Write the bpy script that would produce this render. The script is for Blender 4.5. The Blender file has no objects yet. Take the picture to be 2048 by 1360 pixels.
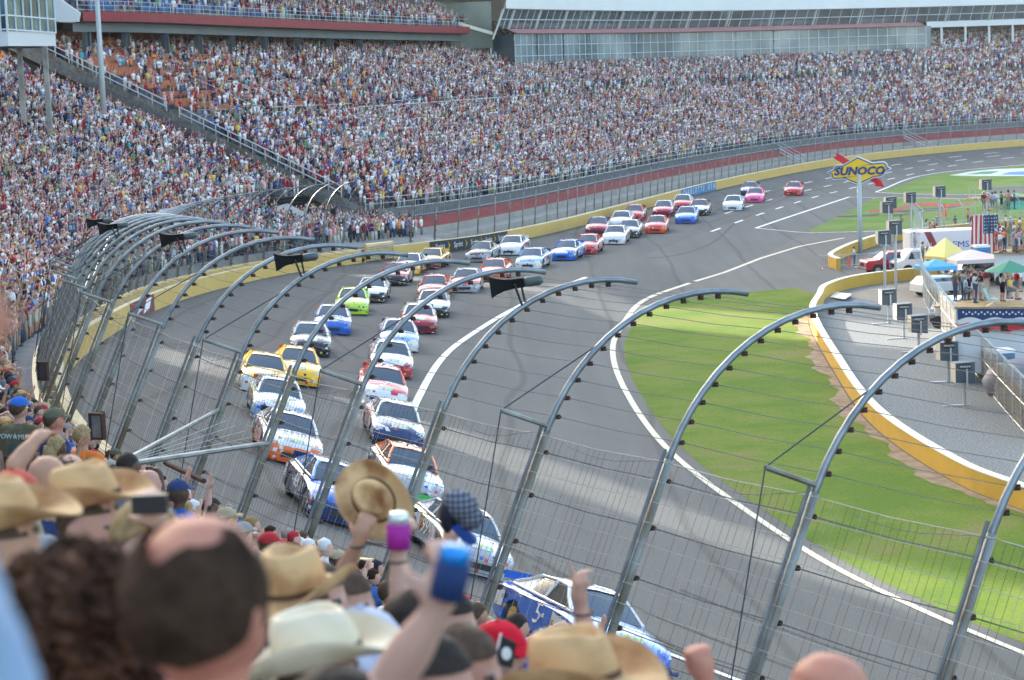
import bpy, bmesh, math, random
import numpy as np
from mathutils import Vector, Matrix
from mathutils.bvhtree import BVHTree
SC = bpy.context.scene
COL = SC.collection
rnd = random.Random(7)
R = math.radians
# ------------------------------------------------------------------ camera
CZ = 18.2; F = 4400.0
PITCH = math.atan((680-134)/F); ROLL = R(2.2)
fw = np.array([0, math.cos(PITCH), -math.sin(PITCH)])
up0 = np.array([0, math.sin(PITCH), math.cos(PITCH)]); rt0 = np.array([1.0, 0, 0])
rt = rt0*math.cos(ROLL)-up0*math.sin(ROLL); up = up0*math.cos(ROLL)+rt0*math.sin(ROLL)
CP = np.array([0, 0, CZ])
cam = bpy.data.cameras.new('camera'); camo = bpy.data.objects.new('camera', cam); COL.objects.link(camo)
camo.matrix_world = Matrix(((rt[0], up[0], -fw[0], 0), (rt[1], up[1], -fw[1], 0), (rt[2], up[2], -fw[2], CZ), (0, 0, 0, 1)))
cam.sensor_width = 36; cam.lens = 36*F/2048; cam.clip_start = 0.1; cam.clip_end = 3000
cam.dof.use_dof = True; cam.dof.focus_distance = 52; cam.dof.aperture_fstop = 4.2
SC.camera = camo
def ray(x, y): return fw+rt*(x-1024)/F+up*(680-y)/F
def at_d(x, y, d): r = ray(x, y); return CP+r*d/r[1]      # a point at ground distance d metres ahead
def at_z(x, y, z=0.0): r = ray(x, y); return CP+r*(z-CZ)/r[2]
def proj(p):
    v = np.asarray(p, float)-CP; z = v@fw
    return 1024+F*(v@rt)/z, 680-F*(v@up)/z, z
# ------------------------------------------------------------------ sky and sun
SUN_EL, SUN_AZ = 20.0, 318.0       # azimuth clockwise from +Y; the sun stands low beyond the stands, ahead and to the left
w = bpy.data.worlds.new('World'); SC.world = w; w.use_nodes = True
nt = w.node_tree; bg = nt.nodes['Background']
sky = nt.nodes.new('ShaderNodeTexSky'); sky.sky_type = 'NISHITA'; sky.sun_disc = False
sky.sun_elevation = R(SUN_EL); sky.sun_rotation = R(SUN_AZ); sky.air_density = 1.0; sky.dust_density = 4.0; sky.ozone_density = 1.0
tint = nt.nodes.new('ShaderNodeMix'); tint.data_type = 'RGBA'; tint.blend_type = 'MULTIPLY'; tint.inputs[0].default_value = 1; tint.inputs[7].default_value = (1.03, 1.01, .93, 1)   # humid summer sky
nt.links.new(sky.outputs[0], tint.inputs[6]); nt.links.new(tint.outputs[2], bg.inputs[0]); bg.inputs[1].default_value = 0.15
sl = bpy.data.lights.new('sun', 'SUN'); sl.energy = 2.5; sl.angle = R(0.9); sl.color = (1, .93, .82)
so = bpy.data.objects.new('sun', sl); COL.objects.link(so)
SD = Vector((math.sin(R(SUN_AZ))*math.cos(R(SUN_EL)), math.cos(R(SUN_AZ))*math.cos(R(SUN_EL)), math.sin(R(SUN_EL))))
so.rotation_euler = SD.to_track_quat('Z', 'Y').to_euler(); so.location = (0, 0, 80)
SC.view_settings.view_transform = 'Standard'; SC.view_settings.look = 'None'
SC.view_settings.exposure = 2.44; SC.view_settings.gamma = 1
SC.cycles.max_bounces = 6; SC.cycles.diffuse_bounces = 3; SC.cycles.transparent_max_bounces = 8
SC.cycles.use_denoising = True
# ------------------------------------------------------------------ materials
MATS = {}
def mat(name, col, rough=.6, metal=0, noise=0, scale=5, col2=None, bump=0, spec=None, detail=4, contrast=.15):
    if name in MATS: return MATS[name]
    m = bpy.data.materials.new(name); m.use_nodes = True; n = m.node_tree; b = n.nodes['Principled BSDF']
    b.inputs['Base Color'].default_value = (*col, 1); b.inputs['Roughness'].default_value = rough; b.inputs['Metallic'].default_value = metal
    if spec is not None: b.inputs['Specular IOR Level'].default_value = spec
    if col2 or noise or bump:
        tc = n.nodes.new('ShaderNodeTexCoord'); nz = n.nodes.new('ShaderNodeTexNoise'); nz.inputs['Scale'].default_value = scale; nz.inputs['Detail'].default_value = detail
        n.links.new(tc.outputs['Object'], nz.inputs[0])
        if col2 or noise:
            cr = n.nodes.new('ShaderNodeValToRGB'); cr.color_ramp.elements[0].position = .5-contrast; cr.color_ramp.elements[1].position = .5+contrast
            c2 = col2 or tuple(c*(1-noise) for c in col)
            cr.color_ramp.elements[0].color = (*c2, 1); cr.color_ramp.elements[1].color = (*col, 1)
            n.links.new(nz.outputs[0], cr.inputs[0]); n.links.new(cr.outputs[0], b.inputs['Base Color'])
        if bump:
            bp = n.nodes.new('ShaderNodeBump'); bp.inputs['Strength'].default_value = bump; bp.inputs['Distance'].default_value = .05
            n.links.new(nz.outputs[0], bp.inputs['Height']); n.links.new(bp.outputs[0], b.inputs['Normal'])
    MATS[name] = m; return m
def glass(name, col=(.3, .4, .5), rough=.03, metal=.6): return mat(name, col, rough, metal)
M = dict(
 steel=mat('galvanised steel', (.30, .34, .37), .45, .75, noise=.35, scale=3, bump=.05),
 steel2=mat('weathered steel', (.30, .32, .31), .55, .45, col2=(.19, .17, .13), scale=1.6, contrast=.12),
 rust=mat('rusty iron', (.10, .045, .03), .9, .2, noise=.5, scale=20),
 wire=mat('steel wire', (.36, .36, .34), .6, .2), rwire=mat('rusty wire', (.13, .09, .07), .8, .3),
 yel=mat('yellow wall paint', (.70, .46, .13), .6, 0, noise=.16, scale=.5, detail=8, contrast=.35),
 cream=mat('pale yellow top paint', (.74, .60, .34), .6, 0, noise=.15, scale=1.5),
 wht=mat('white paint', (.78, .78, .76), .6, 0, noise=.12, scale=4, detail=8),
 conc=mat('concrete', (.36, .34, .31), .85, 0, noise=.3, scale=.8, detail=8, contrast=.3),
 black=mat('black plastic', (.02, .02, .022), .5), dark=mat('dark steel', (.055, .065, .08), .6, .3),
 red=mat('red paint', (.30, .035, .05), .5, 0, noise=.15, scale=1), white=mat('white enamel', (.8, .8, .8), .4),
)
# ------------------------------------------------------------------ mesh building
class MB:
    def __init__(s): s.v = []; s.f = []; s.m = []
    def add(s, vs, fs, mi=0):
        k = len(s.v); s.v += [tuple(map(float, p)) for p in vs]; s.f += [tuple(i+k for i in f) for f in fs]; s.m += [mi]*len(fs)
    def box(s, c, d, mi=0, ax=None):
        ax = ax or ((1, 0, 0), (0, 1, 0), (0, 0, 1)); A = [np.array(a, float)*h/2 for a, h in zip(ax, d)]; c = np.array(c, float)
        vs = [c+A[0]*i+A[1]*j+A[2]*k for k in (-1, 1) for j in (-1, 1) for i in (-1, 1)]
        s.add(vs, [(0, 2, 3, 1), (4, 5, 7, 6), (0, 1, 5, 4), (2, 6, 7, 3), (0, 4, 6, 2), (1, 3, 7, 5)], mi)
    def tube(s, P, r, n=6, mi=0, cap=True):
        P = [np.array(p, float) for p in P]; k = len(P); rr = r if hasattr(r, '__len__') else [r]*k
        prev = None; vs = []
        for i, p in enumerate(P):
            t = P[min(i+1, k-1)]-P[max(i-1, 0)]; t /= (np.linalg.norm(t)+1e-9)
            if prev is None:
                a = np.array([0, 0, 1.]) if abs(t[2]) < .9 else np.array([1., 0, 0])
            else: a = prev
            u = a-t*(a@t); u /= (np.linalg.norm(u)+1e-9); v = np.cross(t, u); prev = u
            for j in range(n):
                q = 2*math.pi*j/n; vs.append(p+(u*math.cos(q)+v*math.sin(q))*rr[i])
        fs = [(i*n+j, i*n+(j+1) % n, (i+1)*n+(j+1) % n, (i+1)*n+j) for i in range(k-1) for j in range(n)]
        if cap: fs += [tuple(range(n-1, -1, -1)), tuple(range((k-1)*n, k*n))]
        s.add(vs, fs, mi)
    def ell(s, c, r, n=8, m=6, mi=0, ax=None):
        c = np.array(c, float); ax = np.array(ax if ax is not None else np.eye(3), float); vs = [c+ax[2]*r[2]]
        for i in range(1, m):
            a = math.pi*i/m
            for j in range(n):
                q = 2*math.pi*j/n; vs.append(c+ax[0]*r[0]*math.sin(a)*math.cos(q)+ax[1]*r[1]*math.sin(a)*math.sin(q)+ax[2]*r[2]*math.cos(a))
        vs.append(c-ax[2]*r[2]); L = len(vs)-1
        fs = [(0, 1+j, 1+(j+1) % n) for j in range(n)]
        for i in range(m-2): fs += [(1+i*n+j, 1+(i+1)*n+j, 1+(i+1)*n+(j+1) % n, 1+i*n+(j+1) % n) for j in range(n)]
        fs += [(L, 1+(m-2)*n+(j+1) % n, 1+(m-2)*n+j) for j in range(n)]
        s.add(vs, fs, mi)
    def strip(s, A, B, mi=0):                       # quads between two equally long rows of points
        k = len(A); s.add(list(A)+list(B), [(i, i+1, k+i+1, k+i) for i in range(k-1)], mi)
    def grid(s, rows, mi=0, closed=False):
        n = len(rows[0]); vs = [p for r in rows for p in r]
        fs = [(i*n+j, i*n+(j+1) % n, (i+1)*n+(j+1) % n, (i+1)*n+j) for i in range(len(rows)-1) for j in range(n if closed else n-1)]
        s.add(vs, fs, mi)
    def prism(s, P, off, mi=0):                     # outline P thickened by the vector off
        k = len(P); P = [np.array(p, float) for p in P]; off = np.array(off, float)
        s.add(P+[p+off for p in P], [tuple(range(k-1, -1, -1)), tuple(range(k, 2*k))]+[(i, (i+1) % k, k+(i+1) % k, k+i) for i in range(k)], mi)
    def build(s, name, ms, parent=None, smooth=False, local=False):
        me = bpy.data.meshes.new(name); me.from_pydata(s.v, [], s.f)
        ms = ms if isinstance(ms, (list, tuple)) else [ms]
        for m_ in ms: me.materials.append(m_)
        if len(ms) > 1: me.polygons.foreach_set('material_index', s.m)
        if smooth: me.polygons.foreach_set('use_smooth', [True]*len(s.f))
        me.update(); o = bpy.data.objects.new(name, me); COL.objects.link(o)
        if parent is not None:
            o.parent = parent
            if not local: o.matrix_parent_inverse = parent.matrix_basis.inverted()
        return o
def tag(o, label=None, cat=None, group=None, kind=None):
    if label: o['label'] = label
    if cat: o['category'] = cat
    if group: o['group'] = group
    if kind: o['kind'] = kind
    return o
def thing(name, label, cat, loc=(0, 0, 0), rz=0, group=None):
    o = bpy.data.objects.new(name, None); COL.objects.link(o); o.location = loc; o.rotation_euler = (0, 0, rz); o.empty_display_size = .3
    return tag(o, label, cat, group)
def copy_tree(o, parent=None):
    c = o.copy(); COL.objects.link(c); c.parent = parent
    for ch in list(o.children): copy_tree(ch, c)
    return c
def text_mesh(body, size, depth, name, m, parent, origin, xdir, ydir, sx=1, align='CENTER', local=False, shear=0, fat=0):
    cu = bpy.data.curves.new('t', 'FONT'); cu.body = body; cu.size = size; cu.extrude = depth; cu.align_x = align; cu.align_y = 'CENTER'; cu.shear = shear; cu.resolution_u = 2; cu.offset = fat
    o = bpy.data.objects.new('t', cu); COL.objects.link(o)
    dg = bpy.context.evaluated_depsgraph_get(); me = bpy.data.meshes.new_from_object(o.evaluated_get(dg)); bpy.data.objects.remove(o)
    x = Vector(xdir).normalized(); y = Vector(ydir).normalized(); z = x.cross(y); o_ = Vector(origin)
    Mx = Matrix(((x[0]*sx, y[0], z[0], o_[0]), (x[1]*sx, y[1], z[1], o_[1]), (x[2]*sx, y[2], z[2], o_[2]), (0, 0, 0, 1)))
    me.transform(Mx); me.materials.clear(); me.materials.append(m); me.name = name
    ob = bpy.data.objects.new(name, me); COL.objects.link(ob)
    if parent is not None:
        ob.parent = parent
        if not local: ob.matrix_parent_inverse = parent.matrix_basis.inverted()
    return ob
# ------------------------------------------------------------------ the outer wall line, metres (x, y, top height)
WK = [(14,8.5,9.35),(9,17.3,9.35),(4.4,25.1,9.35),(.8,31.2,9.35),(-3.5,38.4,9.3),(-7.6,47.5,9.2),(-11.5,58.3,9.15),(-14.2,69.3,8.7),(-17.1,83.3,8.),(-18.9,93.9,7.3),(-21.3,115.1,6.0),(-22.9,139.3,4.7),(-22.3,158,3.95),(-18.6,178,3.3),(-13,191.5,2.85),(-8.1,199,2.7),(-2.5,206.5,2.6),(4.3,222.5,2.45),(10.1,239.9,2.3),(20.6,271.2,2.2),(27.6,290.5,2.2),(39.1,317.7,2.2),(50.4,341,2.2),(61.1,358,2.2),(74.8,373,2.2),(90.7,385.2,2.2),(110,397,2.2),(140,411,2.2),(180,425,2.2)]
def crom(P, n=12):
    P = np.array(P, float); P = np.vstack([2*P[0]-P[1], P, 2*P[-1]-P[-2]]); out = []
    for i in range(1, len(P)-2):
        a, b, c, d = P[i-1:i+3]
        for t in np.arange(n)/n: out.append(.5*((2*b)+(c-a)*t+(2*a-5*b+4*c-d)*t*t+(3*b-a-3*c+d)*t**3))
    out.append(P[-2]); return np.array(out)
def resam(P, step):
    s = np.r_[0, np.cumsum(np.linalg.norm(np.diff(P[:, :2], axis=0), axis=1))]; t = np.arange(0, s[-1], step)
    return np.stack([np.interp(t, s, P[:, k]) for k in range(P.shape[1])], 1)
def smo(P, n):
    P = P.copy()
    for _ in range(n): P[1:-1] = (P[:-2]+2*P[1:-1]+P[2:])/4
    return P
W = smo(resam(crom(WK), 1.0), 20); NW = len(W)
T = np.gradient(W[:, :2], axis=0); T /= np.linalg.norm(T, axis=1)[:, None]
N1 = smo(np.stack([-T[:, 1], T[:, 0]], 1), 30); N1 /= np.linalg.norm(N1, axis=1)[:, None]
NS = smo(np.stack([-T[:, 1], T[:, 0]], 1), 400); NS /= np.linalg.norm(NS, axis=1)[:, None]
WH = 1.15                                         # wall height
def WP(i, o=0, z=0, n=NS):                        # a point o metres outside the wall line, z above the wall's top
    i = max(0, min(NW-1.001, i)); a = int(i); f = i-a
    p = W[a]*(1-f)+W[a+1]*f; q = n[a]*(1-f)+n[a+1]*f
    return np.array([p[0]+q[0]*o, p[1]+q[1]*o, p[2]+z])
LK = [(40,12,4.2),(25,22,4.2),(16,31,4.2),(8,43,4.2),(3,51.8,4.2),(-.1,57.8,4.2),(-2.7,71.6,3.9),(-4.4,91.9,3.3),(-4.4,103.8,3.),(-3.8,118.2,2.7),(-2.5,131.2,2.3),(.7,150.6,1.9),(6.2,173.5,1.5),(17.8,215.2,.9),(27,244.7,.8),(36,274,.6),(42.7,309*.985,.5),(52,326,.45),(66,346,.4),(82,359,.4),(98,369,.4),(118,380,.4),(145,391,.4),(185,404,.4)]
IK = [(60,20,0),(42,28,0),(34,33,0),(26,42,0),(20,53,0),(15.1,64.7,0),(12.1,73.5,0),(10,82.8,0),(7.2,101.6,0),(6.2,122,0),(6.4,139.5,0),(7.8,152.8,0),(10.4,168.5,0),(15.8,182.3,0),(24,205,0),(31,228,0),(38,250,0),(46,276,0),(49,289,0),(62,325.7,0),(80.7,342.9,0),(105,357,0),(140,370,0),(185,385,0)]
LC = smo(resam(crom(LK), 1.0), 8); IC = smo(resam(crom(IK), 1.0), 4)
def hit(p, d, C):                                 # where the line p + t d crosses the polyline C (nearest t > 0)
    best = None
    a = C[:-1]; b = C[1:]; e = b[:, :2]-a[:, :2]; q = a[:, :2]-p[:2]
    den = d[0]*e[:, 1]-d[1]*e[:, 0]; den[abs(den) < 1e-9] = 1e-9
    t = (q[:, 0]*e[:, 1]-q[:, 1]*e[:, 0])/den; s = (q[:, 0]*d[1]-q[:, 1]*d[0])/den
    ok = np.where((s >= 0) & (s <= 1) & (t > 2))[0]
    if not len(ok): return None
    k = ok[np.argmin(t[ok])]; return a[k]*(1-s[k])+b[k]*s[k]
rows = []
for i in range(0, NW, 2):
    b0 = WP(i, 0, -WH); l0 = hit(b0, -NS[i], LC); i0 = hit(b0, -NS[i], IC)
    if l0 is None or i0 is None: continue
    if np.linalg.norm(i0[:2]-b0[:2]) < np.linalg.norm(l0[:2]-b0[:2])+1.5: i0 = l0+np.array([*(-NS[i]*3), -l0[2]])
    r = [b0+(l0-b0)*t for t in np.linspace(0, 1, 9)]+[l0+(i0-l0)*t for t in np.linspace(0, 1, 7)[1:]]
    r[0] = r[0]+np.array([*NS[i]*.1, 0]); r[-1] = r[-1]+np.array([0, 0, .004]); r.append(r[-1]+np.array([*(-NS[i]*1.0), -.2])); rows.append(r)
# asphalt material with streaks and seams that follow wear, world-space noise
def asphalt(name, c1, c2, s=1.0):
    m = mat(name, c1, .82); n = m.node_tree; b = n.nodes['Principled BSDF']; L = n.links.new
    tc = n.nodes.new('ShaderNodeTexCoord')
    a = n.nodes.new('ShaderNodeTexNoise'); a.inputs['Scale'].default_value = .06*s; a.inputs['Detail'].default_value = 8; L(tc.outputs['Object'], a.inputs[0])
    g = n.nodes.new('ShaderNodeTexNoise'); g.inputs['Scale'].default_value = 9*s; g.inputs['Detail'].default_value = 6; L(tc.outputs['Object'], g.inputs[0])
    mp = n.nodes.new('ShaderNodeMapping'); mp.inputs['Scale'].default_value = (1.2, .05, 1); mp.inputs['Rotation'].default_value = (0, 0, R(6)); L(tc.outputs['Object'], mp.inputs[0])
    st = n.nodes.new('ShaderNodeTexNoise'); st.inputs['Scale'].default_value = .6; st.inputs['Detail'].default_value = 5; L(mp.outputs[0], st.inputs[0])
    ad = n.nodes.new('ShaderNodeMath'); ad.operation = 'ADD'; L(a.outputs[0], ad.inputs[0]); L(g.outputs[0], ad.inputs[1])
    ad2 = n.nodes.new('ShaderNodeMath'); ad2.operation = 'ADD'; L(ad.outputs[0], ad2.inputs[0]); L(st.outputs[0], ad2.inputs[1])
    dv = n.nodes.new('ShaderNodeMath'); dv.operation = 'DIVIDE'; dv.inputs[1].default_value = 3; L(ad2.outputs[0], dv.inputs[0])
    cr = n.nodes.new('ShaderNodeValToRGB'); cr.color_ramp.elements[0].position = .38; cr.color_ramp.elements[1].position = .62
    cr.color_ramp.elements[0].color = (*c2, 1); cr.color_ramp.elements[1].color = (*c1, 1); L(dv.outputs[0], cr.inputs[0])
    wv = n.nodes.new('ShaderNodeTexWave'); wv.inputs['Scale'].default_value = .045; wv.inputs['Distortion'].default_value = 3; wv.inputs['Detail'].default_value = 3; wv.inputs['Detail Scale'].default_value = .4
    L(tc.outputs['Object'], wv.inputs[0]); c3 = n.nodes.new('ShaderNodeValToRGB'); c3.color_ramp.elements[0].position = .0; c3.color_ramp.elements[1].position = .012
    c3.color_ramp.elements[0].color = (.6, .6, .6, 1); c3.color_ramp.elements[1].color = (1, 1, 1, 1); L(wv.outputs[0], c3.inputs[0])
    mx = n.nodes.new('ShaderNodeMix'); mx.data_type = 'RGBA'; mx.blend_type = 'MULTIPLY'; mx.inputs[0].default_value = 1; L(cr.outputs[0], mx.inputs[6]); L(c3.outputs[0], mx.inputs[7])
    L(mx.outputs[2], b.inputs['Base Color'])
    bp = n.nodes.new('ShaderNodeBump'); bp.inputs['Strength'].default_value = .2; bp.inputs['Distance'].default_value = .02; L(g.outputs[0], bp.inputs['Height']); L(bp.outputs[0], b.inputs['Normal'])
    return m
M['asp'] = asphalt('track asphalt', (.085, .090, .090), (.046, .050, .052))
M['asp2'] = asphalt('apron asphalt', (.105, .108, .104), (.062, .065, .065))
tb = MB(); tb.grid([r[:9] for r in rows]); track = tag(tb.build('race_track', M['asp'], smooth=True), kind='structure')
ta = MB(); ta.grid([r[8:] for r in rows]); apron = tag(ta.build('track_apron', M['asp2'], smooth=True), kind='structure')
g = MB(); g.add([(-900, -300, -.15), (900, -300, -.15), (900, 1500, -.15), (-900, 1500, -.15)], [(0, 1, 2, 3)]); tag(g.build('outer_ground', mat('dark ground', (.04, .04, .04), .9)), kind='structure')
# infield: pit-road asphalt sheet inside the track's inner edge
ICX = [r[-2] for r in rows]
g = MB(); A_ = [tuple(p) for p in ICX]; B_ = [(p[0]+190, p[1]-60, 0) for p in ICX]
g.strip([(p[0], p[1], 0) for p in ICX], B_); tag(g.build('pit_road', M['asp2']), kind='structure')
bv_v = [v for v in tb.v]+[v for v in ta.v]; k0 = len(tb.v); bv_f = list(tb.f)+[tuple(i+k0 for i in f) for f in ta.f]
k0 = len(bv_v); bv_v += [(-50, 0, 0), (400, 0, 0), (400, 500, 0), (-50, 500, 0)]; bv_f.append((k0, k0+1, k0+2, k0+3))
BV = BVHTree.FromPolygons([Vector(v) for v in bv_v], bv_f)
def ground(x, y):
    h = BV.ray_cast(Vector((x, y, 50)), Vector((0, 0, -1))); return (h[0], h[1]) if h[0] else (Vector((x, y, 0)), Vector((0, 0, 1)))
def on_ground(px, py, lift=0):
    d = Vector(ray(px, py)).normalized(); h = BV.ray_cast(Vector(CP)-Vector((0, 0, lift)), d); return h[0] if h[0] else Vector(at_z(px, py, 0))
def drape(P, lift): return [np.array(ground(p[0], p[1])[0])+np.array([0, 0, lift]) for p in P]
def ribbon(name, P, wd, m, lift=.012, parent=None, step=1.5):
    P = resam(np.array([(p[0], p[1], 0) for p in P]), step); t = np.gradient(P[:, :2], axis=0); t /= np.linalg.norm(t, axis=1)[:, None]
    ww = np.linspace(wd[0], wd[1], len(P)) if hasattr(wd, '__len__') else np.full(len(P), wd)
    a = [(p[0]-q[1]*h/2, p[1]+q[0]*h/2) for p, q, h in zip(P, t, ww)]; b = [(p[0]+q[1]*h/2, p[1]-q[0]*h/2) for p, q, h in zip(P, t, ww)]
    k = MB(); k.strip(drape(a, lift), drape(b, lift)); return k.build(name, m, parent)
LL = [p for p in LC if 40 < p[1] < 174]; tag(ribbon('white_line', LL, .34, M['wht'], .03), kind='structure')
M['iline'] = mat('inner line paint', (.70, .63, .48), .6, noise=.2, scale=3)
tag(ribbon('apron_line', [p for p in IC if 44 < p[1] < 181 and p[0] < 40], .36, M['iline'], .03), kind='structure')
tag(ribbon('apron_line', [(15.3, 181), (18.5, 188), (23, 200), (28, 211), (34, 219.5)], .4, M['iline'], .03), kind='structure')
for q in ([(25.9, 229.5), (43.5, 279)], [(43.5, 279), (48.8, 277), (62, 264), (75, 252)], [(25.9, 229.5), (33, 226.5), (45, 226), (60, 231)], [(48.5, 289.2), (62, 325.5), (80.7, 343), (105, 357)], [(48.5, 289.2), (53, 282), (62, 275), (80, 262)], [(36.8, 221), (44, 224)]):
    tag(ribbon('pit_line', crom([(a, b, 0) for a, b in q]) if len(q) > 2 else [(a, b, 0) for a, b in q], .32, M['wht'], .02), kind='structure')
# lane dashes on the front stretch: three rows parallel to the wall
k = MB()
for off, s0 in ((6.9, 286), (11.2, 258), (15.2, 234)):
    for i in range(s0, 470, 11):
        P = drape([WP(i+a, -off+b)[:2] for a, b in ((0, -.14), (4.2, -.14), (4.2, .14), (0, .14))], .02); k.add(P, [(0, 1, 2, 3)])
tag(k.build('lane_dashes', M['wht']), kind='structure')
SK = mat('rubber marks', (.038, .040, .042), .8)
for (o0, o1, i0, i1, w_) in ((-9, -13, 22, 60, .22), (-9.6, -13.8, 24, 62, .2), (-15, -11, 40, 80, .2), (-6, -10, 60, 110, .25), (-12, -8, 110, 165, .3), (-13, -9.4, 112, 168, .3), (-20, -14, 205, 262, .3), (-8, -9, 230, 330, .35), (-13, -12, 240, 340, .35), (-22, -17, 30, 58, .18)):
    tag(ribbon('skid_mark', [tuple(WP(i, o0+(o1-o0)*(i-i0)/(i1-i0)+.5*math.sin(i*.11))) for i in range(i0, i1, 3)], w_, SK, .012), kind='structure')
# grass, dirt and gravel sheets
def grass(name, c1, c2, c3, s):
    m = mat(name, c1, .95); n = m.node_tree; b = n.nodes['Principled BSDF']; L = n.links.new; tc = n.nodes.new('ShaderNodeTexCoord')
    a = n.nodes.new('ShaderNodeTexNoise'); a.inputs['Scale'].default_value = .16*s; a.inputs['Detail'].default_value = 10; a.inputs['Roughness'].default_value = .7; L(tc.outputs['Object'], a.inputs[0])
    cr = n.nodes.new('ShaderNodeValToRGB'); e = cr.color_ramp.elements; e[0].position = .33; e[0].color = (*c3, 1); e[1].position = .58; e[1].color = (*c1, 1); x = e.new(.47); x.color = (*c2, 1); L(a.outputs[0], cr.inputs[0])
    g_ = n.nodes.new('ShaderNodeTexNoise'); g_.inputs['Scale'].default_value = 7; g_.inputs['Detail'].default_value = 8; g_.inputs['Roughness'].default_value = .8; L(tc.outputs['Object'], g_.inputs[0])
    c4 = n.nodes.new('ShaderNodeValToRGB'); c4.color_ramp.elements[0].position = .3; c4.color_ramp.elements[1].position = .7; c4.color_ramp.elements[0].color = (.55, .55, .55, 1); c4.color_ramp.elements[1].color = (1.25, 1.25, 1.2, 1); L(g_.outputs[0], c4.inputs[0])
    mx = n.nodes.new('ShaderNodeMix'); mx.data_type = 'RGBA'; mx.blend_type = 'MULTIPLY'; mx.inputs[0].default_value = 1; L(cr.outputs[0], mx.inputs[6]); L(c4.outputs[0], mx.inputs[7]); L(mx.outputs[2], b.inputs['Base Color'])
    bp = n.nodes.new('ShaderNodeBump'); bp.inputs['Strength'].default_value = .5; bp.inputs['Distance'].default_value = .05; L(g_.outputs[0], bp.inputs['Height']); L(bp.outputs[0], b.inputs['Normal'])
    b.inputs['Specular IOR Level'].default_value = .1; return m
M['grass'] = grass('short grass', (.110, .185, .024), (.155, .215, .034), (.22, .20, .08), 1)
M['grass2'] = grass('far grass', (.12, .22, .05), (.155, .25, .06), (.25, .23, .12), 1)
def poly(name, P, m, z, kind='structure'):
    k = MB(); k.add([(p[0], p[1], z) for p in P], [tuple(range(len(P)))]); return tag(k.build(name, m), kind=kind)
IW = resam(crom([(36,42,0),(27.5,60,0),(22.6,75,0),(20,85.6,0),(18.5,92.4,0),(17.6,107,0),(18.6,126.6,0),(20.3,148.5,0),(22.4,160,0),(23.9,166.5,0),(27.3,172.5,0),(33.2,176.5,0),(41,178,0)]), 1.0)   # inner yellow wall
ins = [(p[0]+.75, p[1]) for p in IC if 40 < p[1] < 160 and p[0] < 40]
ed = crom([(p[0], p[1], 0) for p in [(9.2, 160), (11, 165), (14, 168.5), (18, 171), (22.6, 173)]])
poly('infield_grass', ins+[(p[0], p[1]) for p in ed]+[(p[0]-.2, p[1]) for p in IW[::-1] if 40 < p[1] < 167], M['grass'], .008)
M['dirt'] = mat('red dirt', (.33, .25, .18), .95, col2=(.20, .14, .09), scale=1.2, detail=8)
dl = [(p[0]-(.55+.3*math.sin(p[1]*.35)+.22*math.sin(p[1]*1.1)+.12*math.sin(p[1]*3.7))*(.5+.5*min(1, abs(p[1]-60)/40))-.2, p[1]) for p in IW if 60 < p[1] < 160]
poly('dirt_strip', dl+[(p[0]-.1, p[1]) for p in IW[::-1] if 60 < p[1] < 160], M['dirt'], .014)
M['gravel'] = mat('grey gravel', (.26, .28, .28), .95, col2=(.07, .08, .085), scale=10, detail=12, contrast=.2, bump=.6)
M['gravel2'] = mat('tan gravel', (.34, .30, .25), .95, col2=(.13, .12, .10), scale=10, detail=12, contrast=.2, bump=.6)
poly('gravel_bed', [(p[0], p[1]) for p in IW]+[(70, 178), (70, 40)], M['gravel'], .010)
g_ = MB(); g_.add([(25, 166, .02), (28, 171.3, .02), (33, 174.5, .02), (42, 176, .02), (42, 160, .02), (37, 146, .02), (32, 150, .02), (28.5, 158, .02)], [tuple(range(8))]); tag(g_.build('gravel_patch', M['gravel2']), kind='structure')
poly('wedge_grass', [(27, 230.2), (44, 278.3), (49, 276), (62, 263), (80, 247), (70, 232), (58, 231.5), (46, 227), (34, 227.3)], M['grass2'], .008)
poly('stretch_grass', [(49.2, 289), (62.5, 325), (81, 342), (105, 356), (140, 369), (185, 384), (230, 330), (110, 245), (80, 263), (62, 276), (53.5, 283)], M['grass2'], .008)
M['tan'] = mat('worn dry grass', (.40, .33, .20), .95, noise=.3, scale=1, detail=8)
poly('worn_verge', [(27, 230.2), (44, 278.3), (46.5, 277.5), (40, 262), (33.5, 245), (30.5, 233)], M['tan'], .014)
# ------------------------------------------------------------------ yellow energy-absorbing wall and its braces
def oF(i): return float(np.interp(i, [35, 60, 90, 120, 145, 168, 191, 200], [.32, .8, .95, 1.3, 1.9, 1.9, .9, .35]))
def leanA(i): return R(float(np.interp(i, [0, 110, 190, 215], [24, 24, 10, 4])))
def wall_loft(name, idx, prof, ms, parent):
    k = MB(); rs = [[WP(i, o, z) for o, z in prof(i)] for i in idx]; k.grid(rs); return k.build(name, ms, parent)
bar = thing('safety_barrier', 'yellow painted crash wall with pale top that curves along the outside of the track', 'wall', WP(60, 0, -WH))
ids = list(np.arange(0, 193, 1.0))
wall_loft('wall_face', ids, lambda i: [(.22, -WH), (0, -WH-.05), (0, -.04), (.0, -.04)], M['yel'], bar)
wall_loft('top_cap', ids, lambda i: [(-.003, -.045), (-.003, 0), (.34, 0), (.34, -.3)], M['cream'], bar)
rw = thing('retaining_wall', 'pale yellow concrete wall under the near catch fence, behind the braces', 'wall', WP(60, 1, -WH))
wall_loft('wall_body', ids, lambda i: [(oF(i)-.12, -WH), (oF(i)-.12, .0), (oF(i)-.12, .02)], M['yel'], rw)
wall_loft('wall_top', ids, lambda i: [(oF(i)-.125, .02), (oF(i)-.125, .05), (oF(i)+.22, .05), (oF(i)+.22, -1.5)], M['cream'], rw)
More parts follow.
